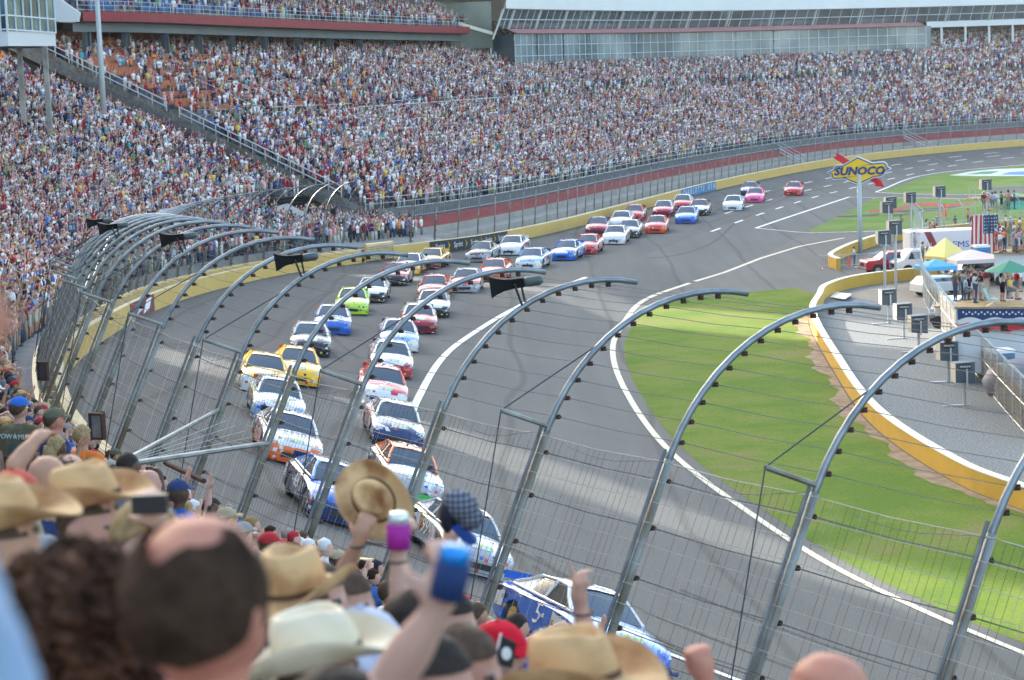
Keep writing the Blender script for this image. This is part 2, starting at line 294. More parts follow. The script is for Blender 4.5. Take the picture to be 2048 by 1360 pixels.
M['yel3'] = mat('dull yellow paint', (.62, .38, .09), .8, noise=.3, scale=2)
for k_ in range(54):
    i = 50+k_*2.62; b = MB(); a = WP(i, .345, 0); c = WP(i+.25, oF(i)-.13, 0); t_ = np.array([*T[int(i)], 0])
    b.prism([a+[0, 0, -.03], c+[0, 0, -.03], c+[0, 0, -1.0], a+[0, 0, -1.0]], t_*.16); tag(b.build('brace', M['cream'], bar))
b = MB(); b.grid([[WP(i, .34, -.5), WP(i, oF(i)-.12, -.5)] for i in np.arange(40, 193, 2.)]); b.build('gap_floor', M['yel3'], bar)
fwall = thing('track_wall', 'plain yellow concrete wall along the far front stretch', 'wall', WP(300, 0, -WH))
wall_loft('wall_face', np.arange(197, NW-1, 1.5), lambda i: [(.02, -WH-.05), (0, -.06)], M['yel'], fwall)
wall_loft('top_cap', np.arange(197, NW-1, 1.5), lambda i: [(-.004, -.065), (-.004, 0), (.45, 0), (.45, -WH)], M['cream'], fwall)
gt = thing('crossover_gate', 'louvred yellow gate closing the gap between the two yellow walls', 'gate', WP(195, .1, -WH))
b = MB()
for q in range(9):
    z = -WH+.12+q*.17; b.prism([WP(192.9, .0, z), WP(192.9, .25, z+.1), WP(192.9, .25, z+.14), WP(192.9, 0, z+.05)], WP(197.1, 0, z)-WP(192.9, 0, z))
b.build('louvre_panel', M['cream'], gt)
for i in (192.8, 197.1):
    b = MB(); b.box(WP(i, .12, -.4), (.14, .14, 1.75)); b.build('gate_post', M['yel'], gt)
b = MB(); b.strip([WP(192.9, .3, -WH), WP(197.1, .3, -WH)], [WP(192.9, .3, .3), WP(197.1, .3, .3)]); b.build('backing', M['yel'], gt)
def banner(name, label, i0, i1, m, z0=-WH+.02, z1=-.02):
    t = thing(name, label, 'banner', WP((i0+i1)/2, -.03, -WH)); b = MB(); n = 10
    ii = np.linspace(i0, i1, n); b.grid([[WP(i, -.012, z0), WP(i, -.012, z1)] for i in ii]); b.grid([[WP(i, -.03, z0), WP(i, -.03, z1)] for i in ii])
    b.strip([WP(i, -.03, z1) for i in ii], [WP(i, -.012, z1) for i in ii]); b.build('panel', m, t); return t
def wtext(txt, i, z, size, m, par, sx=1, rev=False, shear=0, name='lettering'):
    t_ = T[int(round(i))]; n_ = -NS[int(round(i))]
    return text_mesh(txt, size, .004, name, m, par, WP(i, -.045, z), (t_[0], t_[1], 0), (0, 0, 1), sx, shear=shear)
mw = mat('white lettering', (.8, .8, .8), .6); my = mat('yellow chevron', (.8, .5, .05), .6)
t = banner('wall_banner', 'black wall banner with white lettering and yellow chevrons repeated five times', 202.2, 216.0, mat('black banner', (.03, .032, .036), .6))
for q in range(5):
    i = 203.7+q*2.7; wtext('Sprint', i, -.55, .72, mw, t, .78); b = MB(); P = [WP(i+1.12+a, -.05, z) for a, z in ((0, -.18), (.32, -.55), (0, -.95), (.16, -.55))]; b.prism(P, np.array([*(NS[int(i)]*.01), 0])); b.build('chevron', my, t)
t = banner('wall_banner', 'blue wall banner lettered with the name of the city', 282.5, 299.5, mat('blue banner', (.07, .22, .42), .6))
for q, ch in enumerate('CHARLOTTE USA'):
    if ch != ' ': wtext(ch, 283.7+q*1.24, -.57, 1.0, mw, t, 1.1, shear=.2)
t = banner('wall_banner', 'dark red wall banner with white script on the bend', 127.5, 139.5, mat('maroon banner', (.17, .03, .05), .6))
b = MB()                                           # white script strokes
for q in range(9): b.tube([WP(129.0+q*.55, -.05, -.92+.03*q), WP(129.25+q*.55, -.05, -.62+.02*q), WP(129.5+q*.55, -.05, -.80+.03*q)], .035, 4)
for q in range(5): b.tube([WP(134.2+q*.62, -.05, -.95+.04*q), WP(136.0+q*.5, -.05, -.22+.02*q)], .04, 4)
b.build('script', mw, t)
# ------------------------------------------------------------------ catch fences
HS, RA, TURN = 3.45, 3.3, R(80)
def fpt(i, h, dz=0, out=0):      # a point on the fence profile: h metres along post and arc, out towards the outside
    a = leanA(i); n = NS[int(i)] if i < NW-1 else NS[-1]; u = np.array([-n[0], -n[1], 0]); z = np.array([0, 0, 1.])
    ax = z*math.cos(a)+u*math.sin(a); tr = u*math.cos(a)-z*math.sin(a); p = WP(i, oF(i), .05)
    if h <= HS: return p+ax*h-tr*out
    q = (h-HS)/RA; return p+ax*(HS+(RA+out)*math.sin(q))+tr*(RA-(RA+out)*math.cos(q))
ARC = RA*TURN
M['cab'] = mat('grey steel cable', (.13, .14, .15), .7, .1)
def fence(label, idx, first, mesh_to, arms):
    root = thing('catch_fence', label, 'fence', WP(idx[0], oF(idx[0]), 0))
    for k_, i in enumerate(idx):
        far = i > 150; n_ = 6 if far else 8
        b = MB(); b.tube([fpt(i, 0), fpt(i, HS*.5), fpt(i, HS)], .064, n_); po = b.build('post', M['steel2'], root, smooth=True)
        b = MB(); b.tube([fpt(i, HS+ARC*t) for t in np.linspace(-.06, 1, 9 if far else 15)], .052, n_); b.build('curved_arm', M['steel'], po, smooth=True)
        if i < 205:
            b = MB()
            for h in hs:
                b.box(fpt(i, h, out=-.09), (.09, .05, .07)); b.tube([fpt(i, h, out=-.05)-[.03, .05, 0], fpt(i, h, out=-.12)+[.03, .05, 0]], .018, 5)
            tag(b.build('cable_bracket', M['rust'], po), kind='stuff')
            b = MB(); b.tube([fpt(i, .1, out=.12), fpt(i, HS+.12, out=.12)], .028, 4); b.build('mesh_rail', M['steel'], po)
        if arms(k_+first):
            b = MB(); a0 = fpt(i, HS+.1); n3 = np.array([*NS[int(i)], .42]); a1 = a0+n3*.82; b.tube([a0, a1], .042, 7); b.build('strut', M['steel2'], po)
            b = MB(); b.tube([fpt(i, HS+1.75), a1, fpt(i, .3, out=.25)], .012, 4); b.build('stay_cable', M['dark'], po)
    return root
hs = [.2, .95, 1.7, 2.45, 3.15]+[HS+.3+q*.34 for q in range(12)]
F1 = [32+3.3*k_ for k_ in range(-7, 49)]; F1 = [i for i in F1 if i < 192]
f1 = fence('tall steel catch fence with curved tops along the bend in front of the near crowd', F1, -7, 150, lambda k_: k_ % 2 == 1)
F2 = [200+3.45*k_ for k_ in range(78)]
f2 = fence('tall steel catch fence with curved tops along the far front stretch', F2, 0, 0, lambda k_: False)
def cable(i0, i1, idx, h, r, m, par):
    b = MB(); P = []
    for a, c in zip(idx[:-1], idx[1:]):
        for t in (0, .5): 
            p = fpt(a+(c-a)*t, h, out=-.09); P.append(p-[0, 0, .03 if t else 0])
    P.append(fpt(idx[-1], h, out=-.09)); b.tube(P, r, 3, cap=False); return b.build('cable', m, par)
for q, h in enumerate(hs): cable(0, 0, F1, h, .010 if q < 5 else .0065, M['cab'], f1)
for q, h in enumerate(hs[::2]): cable(0, 0, F2, h, .009, M['cab'], f2)
for a, c in zip(F1[:-1], F1[1:]):
    b = MB(); dv = .15 if a < 95 else .3; dh = .3 if a < 95 else .6
    if a > 150: continue
    nV = int((c-a)/dv)
    for q in range(nV):
        i = a+(c-a)*(q+.5)/nV; j = rnd.uniform(-.02, .02); b.tube([fpt(i, .05, out=.10), fpt(i+j*.25, 1.7, out=.115), fpt(i, HS-.08, out=.10)], .0033 if a < 95 else .0045, 3, cap=False, mi=1 if rnd.random() < .75 else 0)
    for q in range(int(HS/dh)):
        h = .1+q*dh; b.tube([fpt(a, h, out=.12), fpt((a+c)/2, h-.02, out=.13), fpt(c, h, out=.12)], .0055, 3, cap=False, mi=1 if h < 1.2 else 0)
    b.tube([fpt(a, HS-.06, out=.11), fpt((a+c)/2, HS-.10, out=.12), fpt(c, HS-.06, out=.11)], .008, 4, cap=False)
    b.build('wire_mesh', [M['wire'], M['rwire']], f1)
b = MB()                                           # loose coil of cable hanging along the top of the mesh
for a in F1[2:22:2]:
    P = [fpt(a+3.3*t, HS-.05-.22*math.sin(math.pi*t)**2-.05*math.sin(7*t), out=.18) for t in np.linspace(0, 1.7, 14)]; b.tube(P, .005, 4, cap=False)
b.build('slack_cable', M['cab'], f1)
def horn(i, h, sc=1.0, lab=''):
    p = fpt(i, HS+h); r_ = thing('horn_loudspeaker', lab, 'loudspeaker', p, 0, 'horn loudspeakers on top of the catch fence')
    d = np.array([-.93, .10, -.10]); d /= np.linalg.norm(d); s = np.cross(d, [0, 0, 1]); s /= np.linalg.norm(s); u = np.cross(s, d); c = p+np.array([-.10, 0, .38])
    b = MB(); rs = []
    for x, hw, hh in ((-.1, .08, .08), (.10, .085, .085), (.25, .11, .10), (.38, .15, .14), (.47, .20, .19)):
        rs.append([c+d*x+s*hw*a+u*hh*e for a, e in ((1, 1), (-1, 1), (-1, -1), (1, -1))])
    b.grid(rs, closed=True); b.grid([[q*.96+(c+d*.42)*.04 for q in rs[-1]], [c+d*.2+(q-c-d*.47)*.3 for q in rs[-1]]], closed=True); b.f.append(tuple(range(len(b.v)-4, len(b.v)))); b.m.append(0)
    b.build('horn', mat('black horn plastic', (.006, .006, .007), .7, spec=.2), r_)
    b = MB(); b.tube([c-d*.08, c-d*.16, c-d*.36, c-d*.42], [.075, .09, .085, .05], 10); b.build('driver_unit', mat('grey cast metal', (.09, .115, .12), .5, .3), r_, smooth=True)
    b = MB(); b.tube([p+s*.05, c-d*.02+s*.13], .022, 5); b.tube([p-s*.05+d*.05, c+d*.06-s*.13], .022, 5); b.build('bracket', M['black'], r_)
for q, (k_, h) in enumerate([(0, 2.35), (3, 2.2), (6, 2.1), (10, 1.9), (14, 1.9), (18, 1.8), (23, 1.8), (28, 1.8), (33, 1.8), (38, 1.8)]):
    ords = ['nearest and largest', 'second nearest', 'third nearest', 'fourth nearest', 'fifth nearest', 'sixth nearest', 'seventh nearest', 'eighth nearest', 'ninth nearest', 'farthest']
    horn(32+3.3*k_, h, lab=ords[q]+' black horn loudspeaker on top of the curved fence posts')
# pipe frame that holds open a gap in the mesh, and the small grey control boxes on the wall
gf = thing('fence_gate_frame', 'galvanised pipe frame standing out from the near catch fence above the crowd', 'pipe frame', fpt(38, 1.6))
b = MB(); c0 = at_d(262, 914, 37.5); c1 = np.array(fpt(42, 2.3)); c2 = np.array(fpt(38.6, 2.0)); b.tube([c0, c1], .045, 7); b.tube([c0+[0.15, -.3, -.05], c2], .05, 7); b.build('pipe', M['steel'], gf)
b = MB()
for q in range(9):
    t = q/8; P0 = c0*(1-t)+c1*t; P1 = (c0+[0.15, -.3, -.05])*(1-t)+c2*t; b.tube([P0, (P0+P1)/2-[0, 0, .25], P1], .006, 3, cap=False)
for q in range(5):
    t = (q+1)/6; b.tube([c0*(1-t)+(c0+[.15, -.3, -.05])*t, c1*(1-t)+c2*t-[0, 0, .12]], .006, 3, cap=False)
b.build('wire_net', M['wire'], gf)
b = MB(); b.tube([at_d(331, 926, 38), at_d(408, 962, 36)], .045, 7); b.build('rusty_bar', M['rust'], gf)
for lab, px, py, d in (('small grey metal box with rusty frame on the wall beside the orange shirted steward', 196, 852, 44), ('small grey metal panel with rusty frame below the raised straw hat', 728, 1150, 33.5), ('small rusty box frame on the wall beside the outstretched arm', 87, 742, 62)):
    p = at_d(px, py, d); r_ = thing('utility_box', lab, 'box', p, R(-28), 'metal boxes on the fence wall')
    b = MB(); b.box((0, 0, 0), (.26, .08, .46)); b.build('panel', M['dark'] if py < 800 else mat('grey box paint', (.22, .22, .2), .6, noise=.3), r_, local=True)
    b = MB()
    for c, d_ in (((0, -.02, .25), (.34, .12, .04)), ((0, -.02, -.25), (.34, .12, .04)), ((-.15, -.02, 0), (.04, .12, .46)), ((.15, -.02, 0), (.04, .12, .46))): b.box(c, d_)
    b.build('frame', M['rust'] if py < 1000 else M['cream'], r_, local=True)
# ------------------------------------------------------------------ infield walls
def low_wall(label, C, h=.95, th=.4, side=1):
    C = np.array([(p[0], p[1], 0) for p in C]); t = np.gradient(C[:, :2], axis=0); t /= np.linalg.norm(t, axis=1)[:, None]
    n = np.stack([-t[:, 1], t[:, 0], 0*t[:, 0]], 1)*side; r_ = thing('infield_wall', label, 'wall', C[len(C)//2])
    b = MB(); b.grid([[p+q*.0-[0, 0, .1], p+[0, 0, h-.05]] for p, q in zip(C, n)]); b.grid([[p+q*th-[0, 0, .1], p+q*th+[0, 0, h-.05]] for p, q in zip(C, n)])
    for e in (0, -1): b.add([C[e], C[e]+n[e]*th, C[e]+n[e]*th+[0, 0, h-.05], C[e]+[0, 0, h-.05]], [(0, 1, 2, 3)])
    b.build('wall_face', M['yel2'], r_)
    b = MB(); b.grid([[p-q*.02+[0, 0, h-.05], p-q*.02+[0, 0, h], p+q*(th+.02)+[0, 0, h], p+q*(th+.02)+[0, 0, h-.05]] for p, q in zip(C, n)])
    for e in (0, -1): b.add([C[e]-n[e]*.02+[0, 0, h-.05], C[e]+n[e]*(th+.02)+[0, 0, h-.05], C[e]+n[e]*(th+.02)+[0, 0, h], C[e]-n[e]*.02+[0, 0, h]], [(0, 1, 2, 3)])
    b.build('top_cap', M['cream2'], r_); return r_
M['yel2'] = mat('infield yellow paint', (.72, .43, .06), .6, noise=.2, scale=.8, detail=8, contrast=.3); M['cream2'] = mat('infield cream top', (.78, .72, .58), .6, noise=.12, scale=2)
low_wall('yellow infield wall that curves round the near gravel bed beside the grass', IW, side=-1)
W2 = resam(crom([(27.8, 186.5, 0), (27.9, 191.5, 0), (31.5, 202, 0), (36.5, 212, 0), (41.5, 216.5, 0), (50, 221.5, 0), (62, 229, 0), (76, 240, 0), (95, 250, 0)]), 1.0)
low_wall('yellow infield wall beyond the pit exit that runs behind the sign pole and the campers', W2, side=-1, h=1.0)
# ------------------------------------------------------------------ near grandstand (A) and far grandstand (B)
def rakeA(i): return float(np.interp(i, [60, 150, 182, 200], [.49, .352, .352, .375]))
def SA(i, o): return WP(i, o+max(0, oF(i)-1.05), float(np.interp(i, [60, 150], [-.2, .6]))+rakeA(i)*max(0, o-1.6))
def SB(i, o): return WP(i, o, .43*o)
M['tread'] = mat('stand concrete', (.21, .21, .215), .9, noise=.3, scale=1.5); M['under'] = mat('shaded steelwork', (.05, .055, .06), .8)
def bowl(name, label, S, i0, i1, o0, o1, step, row, side=()):
    r_ = thing(name, label, 'grandstand', S((i0+i1)/2, o0)); b = MB(); ii = np.arange(i0, i1+.1, step); prof = []
    o = o0
    while o < o1: prof += [(o, 0), (o+row, 0)]; o += row
    rs = []
    for i in ii:
        q = []
        for a in range(0, len(prof), 2):
            z = S(i, prof[a][0]); e = S(i, prof[a+1][0]); q += [z, np.array([e[0], e[1], z[2]])]
        rs.append(q)
    b.grid(rs); b.build('seating_tier', M['tread'], r_)
    return r_, rs
sa, rsA = bowl('grandstand', 'near grandstand full of standing spectators along the outside of the bend', SA, 8, 191, 1.6, 47, 3, .85)
b = MB(); b.grid([[WP(i, oF(i)+.2, .02), SA(i, 1.3)-[0, 0, .0], SA(i, 1.62)] for i in np.arange(8, 191, 2)]); b.build('front_walk', M['tread'], sa)
sa2, _ = bowl('grandstand', 'upper end section of the near grandstand beside the far stand stairs', SA, 191, 200.5, 11.8, 47, 1.9, .85)
sb, rsB = bowl('grandstand', 'far grandstand full of spectators along the front stretch, under the red edged deck', SB, 202, 505, 6.6, 54, 3, .85)
# end wall and stringer of the far stand, with its hand rails
M['vinyl'] = mat('white vinyl sheet', (.62, .64, .66), .5, noise=.05, scale=.5)
b = MB(); b.prism([at_d(552, 413, 197.5), at_d(575, 407, 197.5), at_d(694, 470, 198.5), at_d(566, 478, 197.5)], (0, .08, 0)); b.build('side_sheet', M['vinyl'], sa2)
def tubeline(name, fn, rng, r, m, par, n=5): b = MB(); b.tube([fn(q) for q in rng], r, n); return b.build(name, m, par)
b = MB(); P = [SB(201.8, o)-[0, 0, .55] for o in (6, 52)]; b.box((P[0]+P[1])/2, (np.linalg.norm(P[1]-P[0]), .25, .6), ax=((P[1]-P[0])/np.linalg.norm(P[1]-P[0]), (T[201][0], T[201][1], 0), (0, 0, 1))); b.build('stringer_beam', M['steel'], sb)
b = MB(); b.add([SB(204, 3)-[0, 0, .6], SB(204, 20)-[0, 0, 2.5], WP(204, 20, -2), WP(204, 3, -2)], [(0, 1, 2, 3)]); b.add([SB(204, 20)-[0, 0, 2.5], SB(204, 54)-[0, 0, 2.5], WP(204, 54, -2), WP(204, 20, -2)], [(0, 1, 2, 3)])
for o in range(20, 54, 4):
    b.box((SB(202.5, o)+WP(202.5, o, -2))/2, (.35, .35, SB(202.5, o)[2]-WP(202.5, o, -2)[2]-.8))
    b.tube([SB(202.5, o)-[0, 0, 1], WP(202.5, o+4, 3)], .15, 4)
b.build('understructure', M['under'], sb)
def rail(par, S, i0, i1, o0, o1, n, h=1.05, r=.035, m=None, name='hand_rail', posts=True, bars=(1, .55)):
    b = MB(); G = [S(i0+(i1-i0)*t, o0+(o1-o0)*t) for t in np.linspace(0, 1, n)]
    for f in bars: b.tube([p+[0, 0, h*f] for p in G], r, 4)
    if posts:
        for p in G: b.tube([p, p+[0, 0, h]], r*.9, 4)
    return b.build(name, m or M['lsteel'], par)
M['lsteel'] = mat('light galvanised pipe', (.55, .58, .60), .4, .5)
b = MB(); b.grid([[SB(201.75, o)+[0, 0, .35], SB(201.75, o)-[0, 0, 1.2]] for o in np.arange(6.6, 54, 2)]); b.build('side_panel', M['steel2'], sb)
for a, c in ((9, 27), (28.5, 50)): rail(sb, SB, 201.9, 201.9, a, c, 14, 1.3, .06)
for i in (214, 226, 238, 250, 262, 275): rail(sb, SB, i, i, 27.5, 35, 7, 1.2, .04)
for i in (290, 305, 320, 336, 352, 368): rail(sb, SB, i, i, 26, 32, 6, 1.2, .035)
rail(sb, SB, 204, 285, 26.6, 26.6, 42, 1.1, .03); rail(sb, SB, 238, 300, 24.8, 24.8, 40, 1.5, .05)
rail(sb, SB, 202, 505, 6.5, 6.5, 120, 1.15, .03, name='front_rail')
# dark mesh screen, red band and walkway in front of the far stand
M['screen'] = mat('grey rail mesh', (.14, .17, .19), .7)
def loft(name, prof, i0, i1, st, m, par):
    b = MB(); b.grid([[WP(i, o, z) for o, z in prof] for i in np.arange(i0, i1+.1, st)]); return b.build(name, m, par)
M['redband'] = mat('faded red concrete', (.33, .07, .075), .8, noise=.35, scale=1.2, detail=8, contrast=.3)
fr = thing('walkway_wall', 'faded red concrete band with grey mesh rail below the front row of the far grandstand', 'wall', WP(300, 6, 0))
loft('red_band', [(6.0, .75), (6.0, 1.75), (6.45, 1.80)], 206, 500, 3, M['redband'], fr)
loft('front_riser', [(6.45, 1.8), (6.58, 1.85), (6.6, 2.86)], 204, 500, 3, M['tread'], fr)
loft('lower_step', [(3.6, -.6), (3.6, .1), (5.95, .15), (5.95, .75)], 202, 500, 3, M['conc'], fr)
loft('walkway', [(.45, -.62), (3.6, -.6)], 197, 500, 3, M['conc'], fr)
b = MB()
for i in np.arange(206, 470, .42): b.box(WP(i, 6.25, 2.35), (.05, .05, 1.15))
b.build('rail_bars', M['screen'], fr)['kind'] = 'stuff'
b = MB()
for z in (2.0, 2.9): b.tube([WP(i, 6.25, z) for i in np.arange(206, 470, 3)], .035, 4)
b.build('rail', M['lsteel'], fr)
b = MB(); b.grid([[WP(i, .46, -.9), WP(i, .46, -.3), WP(i, 1.5, -.3), WP(i, 1.5, .1)] for i in (190, 194, 198, 202)]); b.build('ramp', M['conc'], fr)
for q, i in enumerate((348, 391)):                  # access stairs down to the track wall
    st = thing('access_stairs', ['grey steel access stairs in the rail beside the sign arrow tail', 'grey steel access stairs in the far rail, right of the sign'][0 if q == 0 else 1], 'stairs', WP(i, 6, -.5)); b = MB()
    P0 = WP(i, 6.3, 2.0); P1 = WP(i+3.5, 3.2, -.5)
    for e in (-.45, .45): b.tube([P0+[e, 0, 0], P1+[e, 0, 0]], .08, 4)
    for t in np.linspace(0, 1, 8): b.box(P0*(1-t)+P1*t, (.9, .25, .05))
    b.build('flight', M['lsteel'], st); b = MB()
    for e in (-.5, .5): b.tube([P0+[e, 0, 1], P1+[e, 0, 1]], .04, 4); b.tube([P0+[e, 0, 0], P0+[e, 0, 2.2]], .06, 4); b.tube([P1+[e, 0, 0], P1+[e, 0, 1]], .04, 4)
    b.build('hand_rail', M['lsteel'], st)
# orange and blue seat rows
M['orange'] = mat('faded orange plastic seat', (.50, .155, .075), .6, noise=.25, scale=.9); M['blue'] = mat('blue plastic seat', (.05, .15, .38), .6)
def seats(name, label, S, i0, i1, o0, o1, m, prob, z0=0, cat='seats'):
    b = MB(); o = o0
    while o < o1:
        i = i0+2
        while i < i1:
            L = rnd.uniform(3, 9)
            if rnd.random() < prob(i, o):
                q = i
                while q < min(i+L, i1):
                    p = S(q, o+.62)+[0, 0, z0]; t_ = T[int(q)]; b.box(p+[0, 0, .62], (.44, .07, .42), ax=((t_[0], t_[1], 0), (-t_[1], t_[0], 0), (0, 0, 1))); b.box(S(q, o+.40)+[0, 0, z0+.40], (.44, .42, .06), ax=((t_[0], t_[1], 0), (-t_[1], t_[0], 0), (0, 0, 1))); q += .52
            i += L+.8
        o += .85
    return tag(b.build(name, m), label, cat, kind='stuff')
seats('stadium_seats', 'rows of orange plastic seats in the upper left of the far grandstand', SB, 202, 330, 27.7, 47, M['orange'], lambda i, o: .8 if i < 250 else .4)
# red edged deck over the far stand
def zd(i): return float(np.interp(i, [203, 310, 330], [24.3, 23.15, 23.1]))
dk = thing('upper_deck', 'upper seating deck with dark red fascia and grey steel columns over the far grandstand', 'deck', WP(250, 42, 0))
def dl(name, prof, i0, i1, st, m, par=dk):
    b = MB(); b.grid([[np.array([*WP(i, o)[:2], zd(i)+z]) for o, z in prof] for i in np.arange(i0, i1+.1, st)]); return b.build(name, m, par)
dl('fascia', [(39.6, 0), (39.5, .95), (39.9, .97)], 203.5, 314, 3, M['red'])
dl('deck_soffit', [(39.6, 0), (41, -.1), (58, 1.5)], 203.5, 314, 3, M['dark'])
dl('beam', [(40.9, -1.0), (40.9, -.1)], 203.5, 314, 3, mat('grey girder', (.16, .19, .21), .6, noise=.2, scale=.3)); dl('beam', [(40.9, -1.0), (41.3, -1.0)], 203.5, 314, 3, M['dark'])
b = MB()
for q in range(14):
    o = 40.2+.85*q; dl('deck_step', [(o, .95+.42*q), (o+.85, .95+.42*q), (o+.85, 1.37+.42*q)], 203.5, 314, 5, M['tread'])
def SD_(i, o): p = WP(i, o); return np.array([p[0], p[1], zd(i)+.95+.42*int((o-40.2)/.85+.01)])
seats('stadium_seats', 'rows of blue plastic seats on the upper deck above the red fascia', SD_, 204, 314, 40.25, 51, M['blue'], lambda i, o: .8 if i < 255 else .4)
rail(dk, lambda i, o: SD_(i, 40.25), 203.6, 313.5, 0, 0, 60, 1.1, .035, name='deck_rail', bars=(1, .6, .2))
for i in [206, 213, 223, 232.5, 242, 251.5, 261, 270.5, 280, 289.5, 299, 308.5]:
    p = WP(i, 41.4); z0 = SB(i, 41.4)[2]-1.5 if i > 207 else 4; z1 = zd(i); t_ = T[int(i)]
    b = MB(); b.box((p[0], p[1], (z0+z1)/2), (.95, .12, z1-z0), ax=((t_[0], t_[1], 0), (-t_[1], t_[0], 0), (0, 0, 1))); b.box((p[0], p[1], (z0+z1)/2), (.1, .75, z1-z0), ax=((t_[0], t_[1], 0), (-t_[1], t_[0], 0), (0, 0, 1))); b.box((p[0]-t_[0]*.46, p[1]-t_[1]*.46, (z0+z1)/2), (.09, .6, z1-z0), ax=((t_[0], t_[1], 0), (-t_[1], t_[0], 0), (0, 0, 1)))
    b.build('column', mat('slate column', (.085, .115, .135), .6), dk)
for i in np.arange(208, 312, 9.5):
    p = WP(i, 44); b = MB(); b.box((p[0], p[1], zd(i)+5), (.5, .5, 9)); b.build('deck_column', mat('slate column', (.1, .1, .1)), dk)
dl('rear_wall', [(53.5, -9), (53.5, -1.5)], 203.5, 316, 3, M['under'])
# sun blockers added behind and above, out of frame: they throw the afternoon shade
rf = thing('roof_sun_blocker', 'unseen high sheet added over the upper deck to block the sun', 'roof', WP(250, 50, 30))
dl('blocker_panel', [(40, 18), (60, 26), (60, 2)], 214, 318, 4, mat('grey blocker sheet', (.4, .42, .44), .6), rf)
dl('blocker_underside', [(40, 17.5), (60, 1.9)], 214, 318, 4, M['dark'], rf)
bk = thing('rear_sun_blocker', 'unseen tall slabs added behind the near grandstand to block the sun', 'building', WP(120, 55, 0))
for i0, i1 in ((20, 157.5), (163.5, 199)):  # added slabs; the slot between them lets a sunlit strip onto the track
    b = MB(); b.grid([[WP(i, 50, -8), WP(i, 50, 14), WP(i, 52, 76), WP(i, 53, 76), WP(i, 53, -8)] for i in np.linspace(i0, i1, 40)]); b.build('blocker_slab', mat('pale blocker', (.5, .5, .5), .6, noise=.1, scale=.3), bk)
# mirrored club building and suites
M['mirror'] = mat('glass with painted reflections', (.48, .56, .60), .12, .5, col2=(.20, .27, .31), scale=.10, detail=8, contrast=.10)  # darker colour noise stands in for reflections in the panes
M['mirror2'] = mat('mirrored dark glass', (.20, .27, .31), .08, .6, noise=.5, scale=.22, detail=10, contrast=.14)
M['mull'] = mat('pale mullion', (.66, .72, .74), .5)
cb = thing('club_building', 'long mirror glass building with pale red roof edge behind the far grandstand', 'building', WP(360, 36, 15))
def wal(name, prof, i0, i1, st, m, par, side=None):
    b = MB(); b.grid([[np.array([*WP(i, o)[:2], z]) for o, z in prof] for i in np.arange(i0, i1+.01, st)]); return b.build(name, m, par)
ZG0, ZG1 = 16.4, 22.9
ps = [317.5, 326, 335]+list(np.arange(343.5, 427, 8.3))+[427]
for a, c in zip(ps[:-1], ps[1:]):
    # adjoining glass faces are set at slightly different angles, as panes of a faceted front are
    j = rnd.uniform(-.12, .12); b = MB(); b.add([np.array([*WP(a, 35.5+j)[:2], ZG0]), np.array([*WP(c, 35.5-j)[:2], ZG0]), np.array([*WP(c, 35.45-j)[:2], ZG1]), np.array([*WP(a, 35.45+j)[:2], ZG1])], [(0, 1, 2, 3)])
    b.build('glass_front', M['mirror'], cb)
b = MB()
for i in np.arange(317.5, 427.1, 2.08 if True else 3): b.box(np.array([*WP(i, 35.3)[:2], (ZG0+ZG1)/2]), (.10, .10, ZG1-ZG0))
b.build('mullion', M['mull'], cb)['kind'] = 'stuff'
for z in (18.1, 19.7, 21.3): 
    b = MB(); b.tube([np.array([*WP(i, 35.28)[:2], z]) for i in np.arange(317.5, 427.1, 4)], .05, 4); b.build('transom', M['mull'], cb)
for i in (320, 333.5, 347, 357, 367, 380.5, 392.5, 405, 417):
    b = MB(); p = WP(i, 35.15); t_ = T[int(i)]; b.box((p[0], p[1], 17.6), (1.7, .2, 2.3), ax=((t_[0], t_[1], 0), (-t_[1], t_[0], 0), (0, 0, 1))); d_ = b.build('door', M['mull'], cb)
    b = MB()
    for e in (-.4, .4): b.box((p[0]+t_[0]*e+t_[1]*.1, p[1]+t_[1]*e-t_[0]*.1, 17.5), (.62, .12, 2.0), ax=((t_[0], t_[1], 0), (-t_[1], t_[0], 0), (0, 0, 1)))
    b.build('door_glass', M['mirror2'], d_)
M['pink'] = mat('pale red roof', (.50, .22, .22), .5, noise=.12, scale=.3)
wal('roof', [(35.1, 22.85), (34.7, 23.0), (36.2, 23.65), (36.6, 23.7)], 317, 427, 4, M['pink'], cb)
b = MB(); b.grid([[np.array([*WP(427, o)[:2], ZG0]), np.array([*WP(427, o)[:2], ZG1])] for o in (35.5, 41)]); b.build('end_glass', M['mirror'], cb)
b = MB(); b.grid([[np.array([*WP(317.5, o)[:2], 15.5]), np.array([*WP(317.5, o)[:2], ZG1])] for o in (35.5, 47)]); b.build('end_glass', M['mirror2'], cb)
for o in (39, 43):
    b = MB(); b.box(np.array([*WP(317.3, o)[:2], 19.3]), (.25, .25, 7)); b.build('end_mullion', M['mull'], cb)
su = thing('suite_building', 'white suite building with slanted glass windows above the mirror glass building', 'building', WP(380, 40, 20))
wal('slanted_glass', [(36.7, 23.72), (35.6, 26.45)], 314, 505, 2, M['mirror2'], su)
b = MB()
for i in np.arange(314, 505, 2.35):
    A0 = np.array([*WP(i, 36.6)[:2], 23.7]); A1 = np.array([*WP(i, 35.5)[:2], 26.45]); b.tube([A0, A1], .055, 4)
b.build('mullion', M['mull'], su)['kind'] = 'stuff'
for i in np.arange(318, 505, 9.4):
    b = MB(); A0 = np.array([*WP(i, 36.6)[:2], 23.7]); A1 = np.array([*WP(i, 35.5)[:2], 26.45]); b.tube([A0, A1], .26, 4); b.build('pier', mat('pale green pier', (.42, .47, .45), .6), su)
